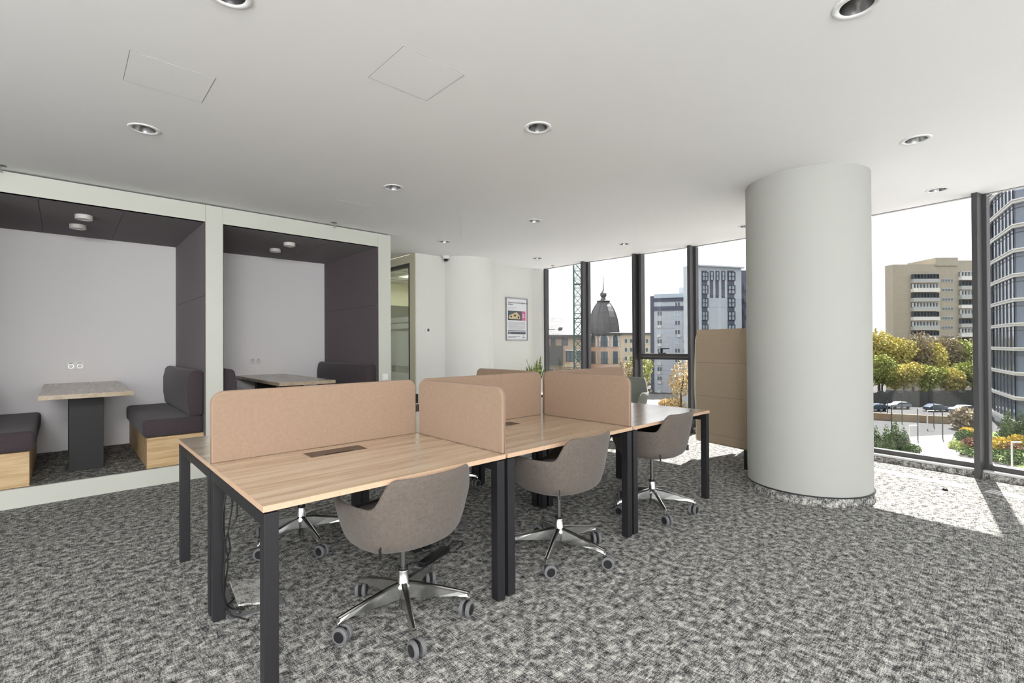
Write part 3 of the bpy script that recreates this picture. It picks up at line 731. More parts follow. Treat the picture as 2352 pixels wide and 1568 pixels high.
cab([(.035, -.0, .66), (.05, .0, .58), (.045, -.01, .47), (.005, -.01, .40), (-.005, -.01, .22), (.0, 0, .1), (.04, .05, .02), (.09, .02, .012)])
cab([(.02, -.01, .65), (.028, -.015, .55), (.012, -.01, .42), (.02, -.005, .33), (-.006, 0, .24), (-.002, .01, .1), (.02, .0, .02), (.05, -.05, .012), (.075, -.10, .012)])
e = tag(empty('power_strip', (1.66, 2.48, 0), R(20)), 'black power strip and cable on carpet behind the foreground chair', 'power strip')
b = MB(); b.box(-.13, .13, -.025, .025, 0, .03); obj('body', b, M['plastic'], e, bevel=.005)
cab([(.15, 0, .02), (.22, .02, .012), (.27, -.01, .01), (.24, -.05, .01), (.15, -.06, .01)])
e = tag(empty('cable_bundle', (3.10, 2.78, 0), R(20)), 'tangle of black cables on carpet behind the middle chair', 'cable')
for k in range(5): cab([(random.uniform(-.15, 0), random.uniform(-.06, .06), .008), (-.05, random.uniform(-.08, .08), .03+.02*k), (.08, random.uniform(-.06, .06), .02+.01*k), (.2, random.uniform(-.08, .05), .01)], r=.004)
b = MB(); b.box(-.06, .04, -.03, .03, 0, .035); obj('plug', b, M['plastic'], e, bevel=.004)
b = MB(); b.lathe([(.0001, 0), (.022, 0), (.02, .012), (.008, .02), (.0001, .022)], n=20); tag(obj('door_stop', b, M['plastic'], loc=(5.68, .50, 0), smooth=True), 'tiny black knob on the sunlit carpet by the right window', 'door stop')
# floor grilles along the windows
gm2 = mat('grille_groove', (112, 112, 112), .6)
def floor_grille(a, b_, label):
    a = Vector((*a, 0)); b_ = Vector((*b_, 0)); L = (b_-a).length; d = (b_-a)/L
    e = tag(empty('floor_grille', a, math.atan2(d.y, d.x)), label, 'floor grille', 'floor grilles along the windows')
    f = MB(); f.box(0, L, 0, .14, .0, .003); obj('frame', f, M['sill'], e)
    s = MB(); n = int(L/.028)
    for k in range(n): s.box(.01+k*.028, .017+k*.028, .01, .13, .0028, .0038)
    obj('slats', s, gm2, e)
floor_grille((6.02, .36), (6.24, 1.36), 'white slotted floor grille in the sun right of the big column')
floor_grille((5.70, -.72), (6.0, .22), 'white slotted floor grille at the right photo edge')

# ------------------------------------------------------------------ OUTSIDE
GZ = -13.0
def ray(u, d):   # plan point seen in column u of the frame at depth d
    p = FW*d+RT*((u-1176)/FPX*d); return Vector((p.x, p.y, 0))
def zat(v, d, u=1176): p = FW*d+RT*((u-1176)/FPX*d)+UP*((784-v)/FPX*d); return CAMH+p.z
class Facade:
    def __init__(s, name, u0, d0, u1, d1, label, cat='building', thick=12, group=None):
        s.A = ray(u0, d0); s.B = ray(u1, d1); s.L = (s.B-s.A).length; s.d = (s.B-s.A)/s.L
        s.e = tag(empty(name, (s.A.x, s.A.y, GZ), math.atan2(s.d.y, s.d.x)), label, cat, group); s.T = thick
        s.mesh = {}
    def at(s, u, v):   # (along, height over ground) of the facade point seen at pixel u, v
        dr = FW+RT*((u-1176)/FPX)+UP*((784-v)/FPX); n = Vector((-s.d.y, s.d.x, 0)); t = s.A.dot(n)/dr.dot(n)
        P = dr*t; return (P-s.A).dot(s.d), CAMH+P.z-GZ
    def wall(s, name, mt, z1, x0=0, x1=None, y0=0, y1=None, z0=0):
        b = MB(); b.box(x0, s.L if x1 is None else x1, y0, s.T if y1 is None else y1, z0, z1); return obj(name, b, mt, s.e)
    def pwin(s, u0, v0, u1, v1, frame, pane, cols=1, rows=1, name='window', out=.12):
        x0, z1 = s.at(u0, v0); x1, z0 = s.at(u1, v1); return s.win(x0, x1, z0, z1, frame, pane, cols, rows, name, out)
    def win(s, x0, x1, z0, z1, frame, pane, cols=1, rows=1, name='window', out=.12):
        key = (name, round(x1-x0, 2), round(z1-z0, 2), frame.name, pane.name, cols, rows)
        if key in s.mesh:
            o = s.mesh[key].copy(); COL.objects.link(o); o.location = (x0, 0, z0); return o
        b = MB(); w_, h = x1-x0, z1-z0; b.box(0, w_, -out*.4, .05, 0, h); b.cur = 1; t = min(w_, h)*.07
        for i in range(cols+1): x = (w_-t)*i/cols; b.box(x, x+t, -out, -out*.3, 0, h)
        for i in range(rows+1): z = (h-t)*i/rows; b.box(0, w_, -out, -out*.3, z, z+t)
        o = obj(name, b, [pane, frame], s.e); o.location = (x0, 0, z0); s.mesh[key] = o; return o
    def band(s, name, mt, u0, v0, u1, v1, out=.25):
        x0, z1 = s.at(u0, v0); x1, z0 = s.at(u1, v1); b = MB(); b.box(x0, x1, -out, .1, z0, z1); return obj(name, b, mt, s.e)
X = dict(
    peach=mat('peach_render', (196, 170, 150), .9, vary=.05, vscale=.3), peach2=mat('beige_render', (196, 182, 158), .9, vary=.06, vscale=.3),
    snow=mat('pale_metal_roof', (84, 86, 88), .7), slate=mat('dark_scale_roof', (86, 84, 84), .5, vary=.15, vscale=1.5), gwin=mat('grey_window_glass', (92, 104, 110), .15),
    bwin=mat('pale_window_glass', (176, 190, 200), .15), lframe=mat('white_window_frame', (222, 222, 220), .6), dframe=mat('dark_window_frame', (72, 74, 82), .6),
    lpanel=mat('pale_grey_panel', (190, 196, 202), .8, vary=.04, vscale=.5), dpanel=mat('slate_blue_panel', (92, 96, 110), .8), brick=mat('sand_brick', (172, 163, 146), .9, vary=.08, vscale=1.2),
    crane=mat('green_crane_steel', (36, 84, 72), .6), bal=mat('balcony_panel', (176, 178, 176), .8), white=mat('white_band', (222, 220, 214), .8),
    tglass=mat('tower_glass', (108, 118, 132), .12, spec=.8), curtain=mat('curtained_glass', (118, 130, 128), .3), paving=mat('pale_paving', (112, 110, 107), .9, vary=.05, vscale=.2),
    asphalt=mat('asphalt', (54, 55, 57), .95, vary=.1, vscale=.3), lawn=mat('lawn', (84, 100, 44), .95, vary=.2, vscale=2), wallst=mat('ochre_stone_wall', (140, 120, 96), .9, vary=.15, vscale=1),
    trunk=mat('bark', (84, 74, 64), .95), fence=mat('dark_green_fence', (60, 74, 66), .7), darkfence=mat('dark_boards', (84, 86, 84), .9, vary=.2, vscale=2), car=mat('silver_car_paint', (176, 182, 190), .3, .4), carb=mat('blue_grey_car_paint', (84, 96, 112), .3, .4), tyre=mat('tyre', (30, 30, 32), .9))
def foliage_mat(name, c1, c2, c3):
    t = NT(name); f = t.noise(t.coords(), .9, 4, .7); t.l(t.ramp(f, [(.34, rgb(*c1)), (.5, rgb(*c2)), (.66, rgb(*c3))]), t.b.inputs['Base Color']); t.b.inputs['Roughness'].default_value = .9; t.b.inputs['Specular IOR Level'].default_value = .1; return t.m
F = dict(green=foliage_mat('spring_green_leaves', (104, 116, 68), (150, 158, 92), (190, 190, 122)), yellow=foliage_mat('yellow_green_leaves', (146, 138, 82), (188, 178, 108), (214, 204, 138)),
         bare=foliage_mat('bare_twigs', (110, 101, 90), (144, 132, 112), (168, 156, 124)), conif=foliage_mat('conifer_green', (54, 74, 44), (84, 104, 62), (112, 126, 76)),
         red=foliage_mat('reddish_shrub', (112, 84, 74), (138, 106, 92), (156, 126, 108)), gold=foliage_mat('golden_shrub', (176, 150, 62), (204, 178, 84), (214, 194, 116)), straw=foliage_mat('dry_golden_grass', (170, 142, 96), (206, 182, 136), (224, 206, 166)))
gr = MB(); 
for (x0, x1, y0, y1) in ((8.2, 600, -500, 700),): gr.box(x0, x1, y0, y1, GZ-1, GZ)
struct(obj('ground', gr, X['asphalt']))
tb = MB(); tb.box(6.9, 12.2, -6, 9, -1.6, -1.3); tb.box(12.0, 12.2, -6, 9, -1.3, -1.2); struct(obj('added_bounce_slab', tb, mat('white_bounce_surface', (200, 200, 198), .9)))  # unseen white slab added below the windows to bounce sun onto the ceiling
def flat(name, pix, mt, z=.02, h=.02):
    P = []
    for u, v in pix:
        dr = FW+RT*((u-1176)/FPX)+UP*((784-v)/FPX); t = (GZ-CAMH)/dr.z; p = dr*t; P.append((p.x, p.y))
    b = MB(); b.prism(P, GZ+z, GZ+z+h); return obj(name, b, mt)
def gdepth(v, u): dr = FW+RT*((u-1176)/FPX)+UP*((784-v)/FPX); return (GZ-CAMH)/dr.z
struct(flat('path', [(1990, 1100), (2010, 1040), (2085, 1018), (2090, 1003), (2190, 998), (2180, 1030), (2240, 1045), (2420, 1080), (2420, 1240), (1990, 1240)][::-1], X['paving']))
struct(flat('path', [(1460, 960), (1475, 905), (1590, 905), (1620, 1000), (1480, 1000)][::-1], X['paving']))
struct(flat('lawn', [(2178, 1028), (2192, 1006), (2300, 990), (2500, 1010), (2500, 1110), (2240, 1050)][::-1], X['lawn'], .04))
def leafcloud(blobs, n, size, seed=0, flatz=1):
    rd = random.Random(seed); b = MB()
    tot = sum(r[0]*r[1]*r[2] for _, r in blobs)
    for c, r in blobs:
        k = max(8, int(n*r[0]*r[1]*r[2]/tot))
        for _ in range(k):
            while True:
                p = Vector((rd.uniform(-1, 1), rd.uniform(-1, 1), rd.uniform(-1, 1)))
                if .3 < p.length < 1: break
            q = Vector((c[0]+p.x*r[0], c[1]+p.y*r[1], c[2]+p.z*r[2]))
            a = Vector((rd.uniform(-1, 1), rd.uniform(-1, 1), rd.uniform(-1, 1))).normalized(); s = size*rd.uniform(.6, 1.3); bb_ = a.orthogonal().normalized()
            cc = a.cross(bb_)
            b.add([q-bb_*s, q+cc*s*.7, q+bb_*s, q-cc*s*.7], [(0, 1, 2, 3)])
    return b
def tree(u, v_base, h, w_, fm, label, name='tree', d=None, n=1500, seed=0, size=None, bare=False, group='trees outside'):
    d = d or gdepth(v_base, u); p = ray(u, d); rd = random.Random(seed)
    e = tag(empty(name, (p.x, p.y, GZ)), label, 'tree', group)
    b = MB(); b.cyl((0, 0, 0), (0, 0, h*.55), .03*h*.6, .012*h, n=8)
    for k in range(5):
        a = rd.uniform(0, 6.28); z = h*rd.uniform(.25, .5); b.tube([(0, 0, z), (math.cos(a)*w_*.2, math.sin(a)*w_*.2, z+h*.15), (math.cos(a)*w_*.34, math.sin(a)*w_*.34, z+h*.33)], [.012*h, .008*h, .003*h], 5)
    obj('trunk', b, X['trunk'], e)
    bl = [((rd.uniform(-.28, .28)*w_, rd.uniform(-.28, .28)*w_, h*rd.uniform(.42, .8)), (w_*rd.uniform(.2, .32), w_*rd.uniform(.2, .32), h*rd.uniform(.13, .2))) for _ in range(7)]+[((0, 0, h*.62), (w_*.4, w_*.4, h*.3))]
    obj('crown', leafcloud(bl, n, size or h*.022, seed), fm, e); return e
def conifer(u, v, h, w_, label, seed=0, d=None):
    d = d or gdepth(v, u); p = ray(u, d); rd = random.Random(seed); e = tag(empty('conifer', (p.x, p.y, GZ)), label, 'tree', 'conifers by the path')
    b = MB(); b.cyl((0, 0, 0), (0, 0, h*.3), .1, .08, n=8); obj('trunk', b, X['trunk'], e)
    bl = [((0, 0, h*(.08+.1*k)), (w_*.5*(1-k*.095), w_*.5*(1-k*.095), h*.1)) for k in range(10)]; obj('foliage', leafcloud(bl, 1600, h*.028, seed), F['conif'], e)
def shrub(u, v, w_, h, fm, label, seed=0, cat='shrub', group='shrubs by the path'):
    d = gdepth(v, u); p = ray(u, d); o = obj('shrub', leafcloud([((0, 0, h*.45), (w_*.5, w_*.5, h*.55))], 700, h*.09, seed), fm, loc=(p.x, p.y, GZ)); tag(o, label, cat, group)
# --- left: peach house with pale roof
f = Facade('peach_house', 1215, 84, 1348, 86, 'peach rendered house with pale snowy roof left of the crane')
_, ze = f.at(1300, 769); f.wall('wall', X['peach'], ze)
b = MB(); x1, zr = f.at(1315, 741); x2, _ = f.at(1346, 770); b.add([(-1, -.8, ze), (x2+.8, -.8, ze), (x2+.8, 12, ze), (-1, 12, ze), (0, 5.5, zr+1.2), (x1, 5.5, zr+1.2)], [(0, 1, 5, 4), (1, 2, 5), (2, 3, 4, 5), (3, 0, 4), (0, 3, 2, 1)]); obj('roof', b, X['snow'], f.e)
b = MB(); b.box(-1, x2+.8, -.85, -.7, ze-.5, ze); obj('gutter', b, X['slate'], f.e)
for k in range(3):
    for j in range(2):
        xx, zz = f.at(1258+j*11+k*1.5, 756-k*6); b = MB(); b.box(xx, xx+.75, 1.0+k*1.3, 1.5+k*1.3, zz-.1, zz+.06); obj('skylight', b, X['gwin'], f.e)
xx, zz = f.at(1292, 763); b = MB(); b.cyl((xx, 1.2, ze), (xx, 1.2, zz+.9), .35, n=12); obj('chimney', b, X['slate'], f.e)
for u0, v0, u1, v1, cc in ((1252, 775, 1259, 793, 1), (1265.5, 774, 1276, 793, 2), (1290, 775, 1303, 793, 1), (1300, 806, 1319, 830, 2), (1325, 806, 1345, 830, 2), (1302, 848, 1320, 870, 2)): f.pwin(u0, v0, u1, v1, X['dframe'], X['gwin'], cc)
f.band('window_cornice', X['lframe'], 1297, 803, 1347, 805); f.band('bay_roof', X['slate'], 1225, 794, 1289, 838, 1.2); f.band('sill_band', X['peach2'], 1215, 838, 1346, 842, .3)
f.pwin(1258, 846, 1272, 870, X['lframe'], X['gwin'])
# --- dome tower
dT = 92; c0 = ray(1386.5, dT); e = tag(empty('domed_tower', (c0.x, c0.y, GZ)), 'round peach tower with dark scaled dome and thin spire', 'building')
rT = 37.5/FPX*dT; zE = zat(766, dT)-GZ; zD = zat(694, dT)-GZ
face = math.atan2(-c0.y, -c0.x)
b = MB(); NN = 16; b.lathe([(rT*.93, 0), (rT*.93, zE-.3)], n=NN, a0=face+math.pi/NN); obj('wall', b, X['peach'], e)
b = MB(); b.lathe([(rT*.93, zE-.5), (rT*1.13, zE-.35), (rT*1.15, zE), (rT*.98, zE+.1)], n=32); obj('cornice', b, X['snow'], e)
H = zD-zE; b = MB(); b.lathe([(rT*1.0*s, zE+.1+H*t) for s, t in ((1, 0), (.985, .12), (.94, .3), (.86, .48), (.74, .66), (.58, .82), (.42, .93), (.30, 1.0))], n=8, a0=face+math.pi/8)
obj('dome', b, X['slate'], e)
b = MB()
for k in range(8):
    a = face+math.pi/8+k*math.pi/4; b.tube([(rT*s*math.cos(a), rT*s*math.sin(a), zE+.1+H*t) for s, t in ((1, 0), (.985, .12), (.94, .3), (.86, .48), (.74, .66), (.58, .82), (.42, .93), (.30, 1.0))], .07, 5)
obj('dome_rib', b, X['dframe'], e)
zs1 = zD; b = MB(); b.lathe([(rT*.40, zs1), (rT*.42, zs1+.15), (rT*.2, zs1+.3), (rT*.12, zs1+.8), (rT*.2, zs1+1.2), (rT*.2, zs1+1.6), (rT*.06, zs1+2.1), (.1, zs1+2.3), (.07, zs1+3.4), (.02, zs1+5)], n=16)
obj('spire', b, X['slate'], e)
b = MB(); b.lathe([(rT*.96, 9.3), (rT*.96, 9.6)], n=NN, a0=face+math.pi/NN); obj('string_course', b, X['peach2'], e)
def tower_window(a, z0, h, w_, arch):
    Mx = Matrix.Rotation(a, 4, 'Z'); r = rT*.93*math.cos(math.pi/NN)
    def P(y, z, o): return Mx @ Vector((r+o, y, z))
    pts = [(-w_/2, 0), (w_/2, 0)]+([(w_/2*math.cos(t), h-w_/2+w_/2*math.sin(t)) for t in [i*math.pi/8 for i in range(9)]] if arch else [(w_/2, h), (-w_/2, h)])
    def ext(pp, o0, o1, bb):
        n = len(pp); bb.add([P(y, z0+z, o0) for y, z in pp]+[P(y, z0+z, o1) for y, z in pp], [list(range(n)), list(range(n, 2*n))]+[(i, (i+1) % n, n+(i+1) % n, n+i) for i in range(n)])
    b = MB(); ext([(y*1.35, z*1.04-.05) for y, z in pts], -.1, .06, b); fr = obj('window', b, X['lframe'] if arch else X['peach2'], e)
    b = MB(); ext(pts, 0, .1, b); obj('pane', b, X['gwin'], fr)
    b = MB(); b.add([P(-.04, z0, .12), P(.04, z0, .12), P(.04, z0+h, .12), P(-.04, z0+h, .12)], [(0, 1, 2, 3)])
    for zz in (.0, .9): b.add([P(-w_*.65, z0+zz, .3), P(w_*.65, z0+zz, .3), P(w_*.65, z0+zz+.07, .3), P(-w_*.65, z0+zz+.07, .3)], [(0, 1, 2, 3)])
    for k in range(9):
        y = -w_*.6+k*w_*.15; b.add([P(y, z0, .3), P(y+.03, z0, .3), P(y+.03, z0+.9, .3), P(y, z0+.9, .3)], [(0, 1, 2, 3)])
    obj('railing', b, X['dframe'], fr)
zz1 = zat(797, dT)-GZ; zz2 = zat(835, dT)-GZ
for k in (-4, -2, 0, 2, 4):
    a = face+k*math.pi/8+.0
    tower_window(a+.03, zz1, 2.2, 1.3, True); tower_window(a+.03, zz2, 2.3, 1.3, False); tower_window(a+.03, zz2-3.6, 2.3, 1.3, False)
# --- crane mast
dc = 70; c0 = ray(1327.5, dc); e = tag(empty('crane_mast', (c0.x, c0.y, GZ), face), 'green lattice crane mast rising behind the first window pane', 'crane')
wm = .56; b = MB(); top = 34
for sx in (-1, 1):
    for sy in (-1, 1): b.box(sx*wm-.075, sx*wm+.075, sy*wm-.075, sy*wm+.075, 0, top)
obj('mast_chords', b, X['crane'], e)
b = MB(); k = 0; z = 0
while z < top-1.3:
    for s in (-1, 1):
        b.tube([(s*wm, -wm, z), (s*wm, wm, z+1.25)], .042, 4); b.tube([(s*wm, wm, z), (s*wm, -wm, z+1.25)], .042, 4)
        b.tube([(-wm, s*wm, z), (wm, s*wm, z+1.25)], .042, 4); b.tube([(s*wm, -wm, z), (s*wm, wm, z)], .045, 4); b.tube([(-wm, s*wm, z), (wm, s*wm, z)], .03, 4)
    z += 1.25; k += 1
obj('mast_lattice', b, X['crane'], e)
for zz in (8, 13, 18, 23, 28):
    b = MB(); b.box(-wm, wm, -wm, wm, zz, zz+.1); obj('mast_platform', b, X['crane'], e)
# --- mid distance beige block
f = Facade('low_block', 1405, 170, 1520, 175, 'low beige block in the distance between the dome and grey flats'); _, z = f.at(1450, 768); f.wall('wall', X['peach2'], z); 
for k in range(6):
    for j in range(3): f.pwin(1434+k*12, 778+j*20, 1441+k*12, 788+j*20, X['lframe'], X['gwin'])
b = MB(); b.box(-1, f.L+1, -1, 13, z, z+.6); obj('roof', b, X['snow'], f.e)
# --- grey flats
f = Facade('grey_apartment_block', 1494, 142, 1612, 138, 'pale grey panelled flats with dark bands behind the opening window'); _, z = f.at(1520, 676); f.wall('wall', X['lpanel'], z, x0=f.at(1502, 700)[0])
b = MB(); b.box(0, f.at(1502, 700)[0], 1, 12, 0, z-.3); obj('corner_bay', b, X['dpanel'], f.e)
f.band('dark_band', X['dpanel'], 1502, 683, 1600, 690.5); f.band('dark_band', X['dpanel'], 1502, 704, 1600, 711.5)
b = MB(); xa, _ = f.at(1561, 700); _, zt2 = f.at(1570, 658); b.box(xa, f.L, 2, 10, z, zt2); obj('roof_room', b, X['lpanel'], f.e); f.band('roof_cap', X['bwin'], 1502, 676, 1570, 683, .5)
for j in range(11):
    v0 = 693+j*21.3
    if j == 0: v0 = 693.5
    for (u0, u1) in ((1509, 1521), (1550, 1562.5), (1569, 1577)): f.pwin(u0, v0, u1, v0+11, X['lframe'], X['gwin'] if (j+int(u0)) % 3 else X['bwin'], 2)
    if j > 1:
        for u0 in ((1510, 1556) if j % 2 else (1511,)):
            x0, z1 = f.at(u0, v0+12); b = MB(); b.box(x0, x0+.8, -.5, 0, z1-.65, z1); o = obj('air_conditioner', b, X['white'], f.e)
gb = MB()
for j in range(22): _, zz = f.at(1540, 690+j*10.65); gb.box(f.at(1502, 700)[0], f.L, -.03, 0, zz, zz+.05)
for u in range(1503, 1600, 8): xx, _ = f.at(u, 700); gb.box(xx, xx+.05, -.03, 0, 0, z)
obj('panel_joints', gb, X['bal'], f.e)
# --- tall block
f = Facade('tall_office_block', 1590, 108, 1704, 112, 'tall pale block with dark strips and slot windows above the sofa', thick=3); _, z = f.at(1650, 611); f.wall('wall', X['lpanel'], z)
b = MB(); b.box(f.L, f.L+14, 1.5, 14, 0, z-.4); obj('dark_wing', b, X['dpanel'], f.e)
for (u0, u1) in ((1611, 1626), (1670, 1688)):
    f.band('dark_strip', X['dpanel'], u0, 621, u1, 900, .06)
    for j in range(9): f.pwin(u0+.7, 624+j*30.2, u1-.7, 645+j*30.2, X['dframe'], X['bwin'], 2, 2, out=.3)
for u0 in (1630, 1643, 1656.5):
    f.band('slot_recess', X['dpanel'], u0, 622, u0+8, 684, .06); f.pwin(u0+.6, 623, u0+7.4, 644, X['dframe'], X['bwin'], 1, 2, out=.3)
for j in range(6): f.win(f.L+1.0, f.L+2.6, z-5.2-j*3, z-3.4-j*3, X['dframe'], X['bwin'], 1, 2)
f.band('cornice', X['lpanel'], 1590, 611, 1704, 614, .8); f.band('floor_joint', X['bal'], 1626, 705, 1670, 706, .04)
# --- low white annexe and street at the foot of the flats
f = Facade('annexe', 1556, 105, 1582, 103, 'low white annexe at the foot of the grey flats', thick=4); _, z = f.at(1575, 858); f.wall('wall', X['lpanel'], z)
for k in range(3): f.pwin(1559+k*8, 866, 1564+k*8, 880, X['dframe'], X['gwin'])
tree(1468, 905, 13, 8, F['green'], 'pale green tree at left of the grey flats', seed=3, d=112)
tree(1442, 905, 12, 9, F['bare'], 'bare brown tree between dome and flats', seed=4, d=100, n=600)
tree(1563, 905, 11.5, 6.5, F['straw'], 'birch with golden hanging twigs before the grey flats', seed=5, d=95, n=900)
for k, (u, v, w_, h) in enumerate(((1528, 938, 3.2, 2.2), (1552, 945, 4, 3), (1572, 935, 3.2, 2.6))): shrub(u, v, w_, h, F['straw'], ['dry golden grass clump left of the birch foot', 'largest dry golden grass clump below the birch', 'dry golden grass clump right of the birch foot'][k], seed=k, cat='grass', group='golden grass clumps')
# --- right: brick block
f = Facade('brick_apartment_block', 2052, 143, 2290, 143, 'sand brick apartment block with balconies above the trees', thick=3); _, z = f.at(2100, 607); f.wall('wall', X['brick'], z)
x0, zt2 = f.at(2147, 592); x1, _ = f.at(2198, 592); b = MB(); b.box(x0, x1, -.3, 10, z-.5, zt2); obj('lift_tower', b, X['brick'], f.e)
x1b, zt3 = f.at(2198, 598); b = MB(); b.box(x1, f.L, 0, 12, z, zt3); obj('upper_wall', b, X['brick'], f.e)
for j in range(10):
    v0 = 630+j*21.6
    for u0, u1 in ((2091.5, 2152), (2201, 2262)):
        vv = v0-(6 if u0 > 2200 else 0)
        x0, z1 = f.at(u0, vv); x1, z0 = f.at(u1, vv+20); b = MB(); b.box(x0, x1, -1.1, 0, z0+.1, z0+1.15); b.cur = 1; b.box(x0, x1, -1.2, 0, z0, z0+.14); obj('balcony', b, [(X['white'] if (j+(u0 > 2200)) % 3 == 1 else X['bal']), X['peach2']], f.e)
        f.win(x0+.1, x1-.1, z0+1.2, z1-.05, X['lframe'] if (j+(u0 > 2200)) % 2 else X['dframe'], X['gwin'], 8, 1, out=.9)
    f.pwin(2163, v0+11, 2189, v0+17, X['lframe'], X['gwin'], 4)
bj = MB()
for j in range(8): _, zz = f.at(2100, 630+j*21.6); bj.box(0, f.L, -.03, 0, zz, zz+.06)
obj('panel_joints', bj, X['peach2'], f.e)
# --- residential tower at right edge
pts = [ray(2264, 99), ray(2283, 87), ray(2331, 76), ray(2372, 74), ray(2430, 76), ray(2520, 87)]
e = tag(empty('curved_tower', (pts[1].x, pts[1].y, GZ)), 'faceted glass apartment tower with white bands at right edge', 'building')
lp = [(p-Vector((pts[1].x, pts[1].y, 0))) for p in pts]; cen = Vector((sum(p.x for p in lp)/6+14, sum(p.y for p in lp)/6-2, 0))
def offs(k):
    return [((p-cen)*k+cen) for p in lp]
flh = 3.86; 
b = MB(); q = offs(1); b.prism([(p.x, p.y) for p in q]+[(q[-1].x+14, q[-1].y), (q[0].x+20, q[0].y-1.5)], 0, 58); obj('glass_body', b, X['tglass'], e)
zb = (zat(920, 76)-GZ) % flh
k = 0
while zb+k*flh < 57:
    b = MB(); q = offs(1.035); z = zb+k*flh; b.prism([(p.x, p.y) for p in q]+[(q[-1].x+12, q[-1].y), (q[0].x+20, q[0].y-1.5)], z-.25, z+.25); q = offs(1.05); b.prism([(p.x, p.y) for p in q]+[(q[-1].x+12, q[-1].y), (q[0].x+20, q[0].y-1.5)], z+.12, z+.3); obj('white_band', b, X['white'], e)
    b = MB()
    for i in range(5):
        a_, b_ = offs(1.008)[i], offs(1.008)[i+1]; L = (b_-a_).length; nn = max(1, round(L/2.4))
        for s in range(nn+1):
            p = a_+(b_-a_)*(s/nn); b.box(p.x-.06, p.x+.06, p.y-.06, p.y+.06, z, z+flh)
    q = offs(1.006); 
    for i in range(5):
        a_, b_ = q[i], q[i+1]; b.tube([(a_.x, a_.y, z+flh-.9), (b_.x, b_.y, z+flh-.9)], .04, 4)
    obj('window_frames', b, X['dframe'], e)
    k += 1
# --- trees, fence, car park, garden on the right
tl = [(2018, 20, 'yellow', 3), (2056, 17.5, 'yellow', 1), (2096, 18.5, 'bare', 2), (2135, 16.5, 'yellow', 7), (2172, 17.5, 'bare', 4), (2212, 17, 'green', 6), (2250, 17.5, 'bare', 5), (2290, 16, 'green', 8)]
names = ['yellow tree beside the big column edge', 'yellow green tree left of the brick block corner', 'bare brown tree under the left balconies', 'yellow tree below the lift tower windows', 'bare brown tree right of the yellow one', 'green tree below right balconies', 'bare tree against the dark mullion', 'green tree behind the right mullion']
for (u, h, c_, sd_), nm in zip(tl, names): tree(u, 0, h-.3, 9.5, F[c_], nm, seed=sd_, d=126, n=2800, size=.34)
tl2 = [(2025, 12.5, 'green', 'low yellow green tree in front, by the column'), (2075, 10, 'yellow', 'low yellow tree in front row above the parked car'), (2130, 9.5, 'green', 'low green tree in front row, middle'), (2180, 9, 'yellow', 'low pale tree in front row, right of middle'), (2232, 10.5, 'green', 'low green tree in front row by the mullion')]
for k, (u, h, c_, nm) in enumerate(tl2): tree(u, 0, h, 8, F[c_], nm, seed=20+k, d=115, n=2400, size=.3)
f = Facade('board_fence', 1985, 108, 2236, 108, 'dark weathered board fence under the trees', 'fence', thick=.2); b = MB()
for k in range(62): b.box(k*.4, k*.4+.36, 0, .1, 0, 3.3+.25*math.sin(k*.9))
obj('boards', b, X['darkfence'], f.e)
def car(u, v, mt, label, flip=1, s=1):
    d = gdepth(v, u); p = ray(u, d); e = tag(empty('parked_car', (p.x, p.y, GZ), math.atan2(-RT0.y, -RT0.x)+(0 if flip == 1 else math.pi)), label, 'car', 'parked cars')
    body = [(-2.2, .35), (2.2, .35), (2.25, .75), (1.9, .98), (1.05, 1.05), (.35, 1.48), (-1.2, 1.5), (-1.95, 1.08), (-2.25, .95)]
    b = MB(); b.xprism(body, -.85, .85); obj('body', b, mt, e, bevel=.08)
    b = MB(); b.xprism([(.9, 1.08), (.35, 1.42), (-1.15, 1.43), (-1.75, 1.1)], -.87, .87); obj('windows', b, X['gwin'], e)
    for x in (-1.35, 1.4):
        for y in (-.8, .8): b = MB(); b.cyl((x, y-.1, .32), (x, y+.1, .32), .32, n=20); obj('wheel', b, X['tyre'], e)
car(2062, 938, X['car'], 'silver estate car parked left, beyond the green poles', 1); car(2150, 944, X['carb'], 'dark car parked in the middle, behind pale pane streaks', -1); car(2208, 947, X['car'], 'pale car parked at right, near the dark mullion', 1); car(2008, 943, X['carb'], 'dark car half hidden by the column edge', 1)
f = Facade('retaining_wall', 1985, gdepth(962, 2000), 2200, gdepth(974, 2200), 'low ochre wall between car park and path', 'wall', thick=.4); f.wall('stones', X['wallst'], 1.25)
for k, (u, v) in enumerate(((2020, 960), (2037, 962), (2046, 990), (2070, 970), (2106, 1010), (2143, 980), (2163, 1008))):
    d = gdepth(v, u); p = ray(u, d); b = MB(); b.box(-.06, .06, -.06, .06, 0, [3.5, 3.5, 4.2, 3.8, 4.6, 4, 4.4][k]); tag(obj('fence_pole', b, X['fence'], loc=(p.x, p.y, GZ)), ['thin green pole next to the column edge', 'thin green pole left of the silver car', 'thin green pole above the tallest conifer', 'thin green pole over the silver car', 'tall green pole at the path edge', 'thin green pole by the dark car', 'green pole right of the path corner'][k], 'pole', 'green fence poles')
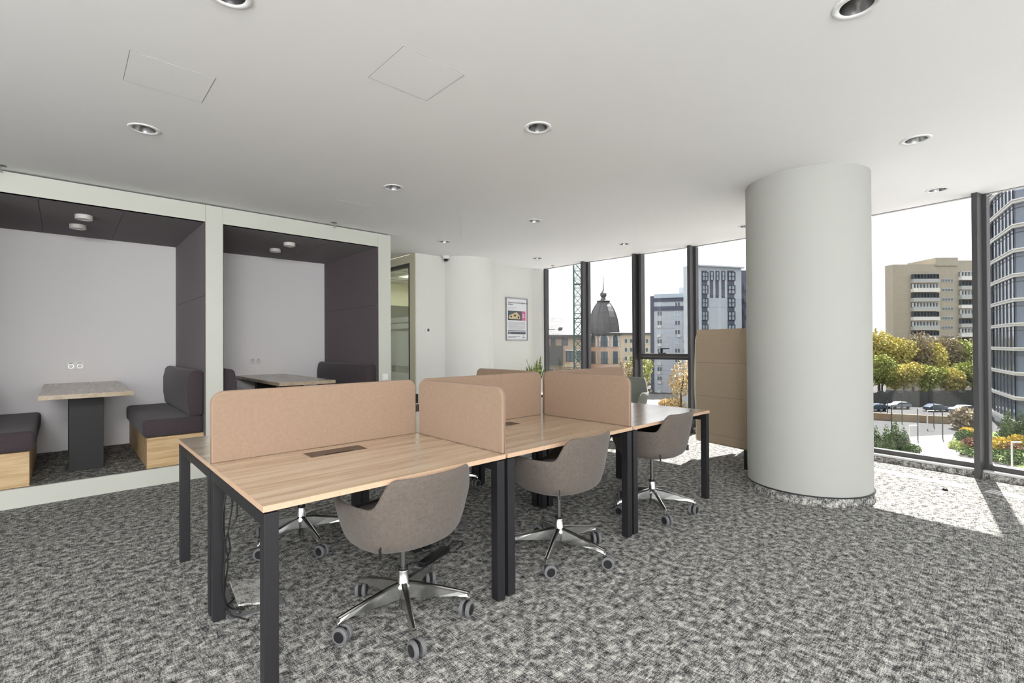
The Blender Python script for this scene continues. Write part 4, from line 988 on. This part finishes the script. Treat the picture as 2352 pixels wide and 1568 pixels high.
for k, (u, v, h, w_) in enumerate(((2010, 1030, 3.0, 2.4), (2034, 1038, 3.4, 2.4), (2054, 1030, 4.0, 2.2), (2074, 1034, 3.2, 2.0))): conifer(u, v, h, w_, ['conifer against the column edge', 'conifer left of the tallest one', 'tallest pointed conifer of the row', 'conifer at the right end of the row'][k], seed=k)
shrub(2092, 1040, 2.0, 1.2, F['conif'], 'low dark shrub at the foot of the conifers', 9)
for k, (u, v, w_, h, c_, nm) in enumerate(((2196, 1030, 2.2, 1.0, 'green', 'bright green low shrub at the path bend'), (2216, 1012, 2.6, 1.6, 'conif', 'dark green shrub behind the reddish one'), (2232, 1032, 2.6, 1.7, 'red', 'reddish brown round shrub by the mullion'), (2222, 1000, 2.2, 1.3, 'gold', 'golden shrub at the back of the bed'), (2214, 985, 4, 3.6, 'bare', 'tall bare purple brown shrub behind the bed'),
    (2230, 1048, 3, 1.2, 'conif', 'low dark shrub in front of the reddish one'), (2296, 1032, 2.6, 1.7, 'gold', 'yellow shrub just right of the mullion'), (2318, 1036, 2.4, 1.2, 'red', 'low dark red shrub right of the yellow one'), (2338, 1022, 2.4, 1.5, 'gold', 'bright yellow shrub before the tower foot'), (2300, 1062, 3.4, 1.6, 'conif', 'low green shrub near the lamp post'), (2345, 1062, 3.4, 1.6, 'conif', 'low green shrub at the right photo edge'))): shrub(u, v, w_, h, F[c_], nm, 30+k)
conifer(2312, 1014, 4.6, 3.2, 'broad conifer left of the pair below the tower', 41); conifer(2343, 1014, 4.4, 3.2, 'broad conifer right of the pair below the tower', 42); conifer(2366, 1012, 4.4, 3.2, 'conifer at the very right edge below the tower', 43)
def lamp_post(u, v, h, label):
    d = gdepth(v, u); p = ray(u, d); e = tag(empty('garden_lamp', (p.x, p.y, GZ), math.atan2(RT0.y, RT0.x)), label, 'lamp post', 'white garden lamps')
    b = MB(); b.box(-.06, .06, -.06, .06, 0, h); obj('post', b, X['white'], e); b = MB(); b.box(0, 1.1, -.08, .08, h-.02, h+.12); obj('arm', b, X['white'], e)
lamp_post(2321, 1075, 2.9, 'white angled garden lamp right of the mullion'); lamp_post(2086, 1020, 2.6, 'white angled garden lamp at the conifers'); lamp_post(2128, 985, 3.0, 'white angled garden lamp by the car park wall')
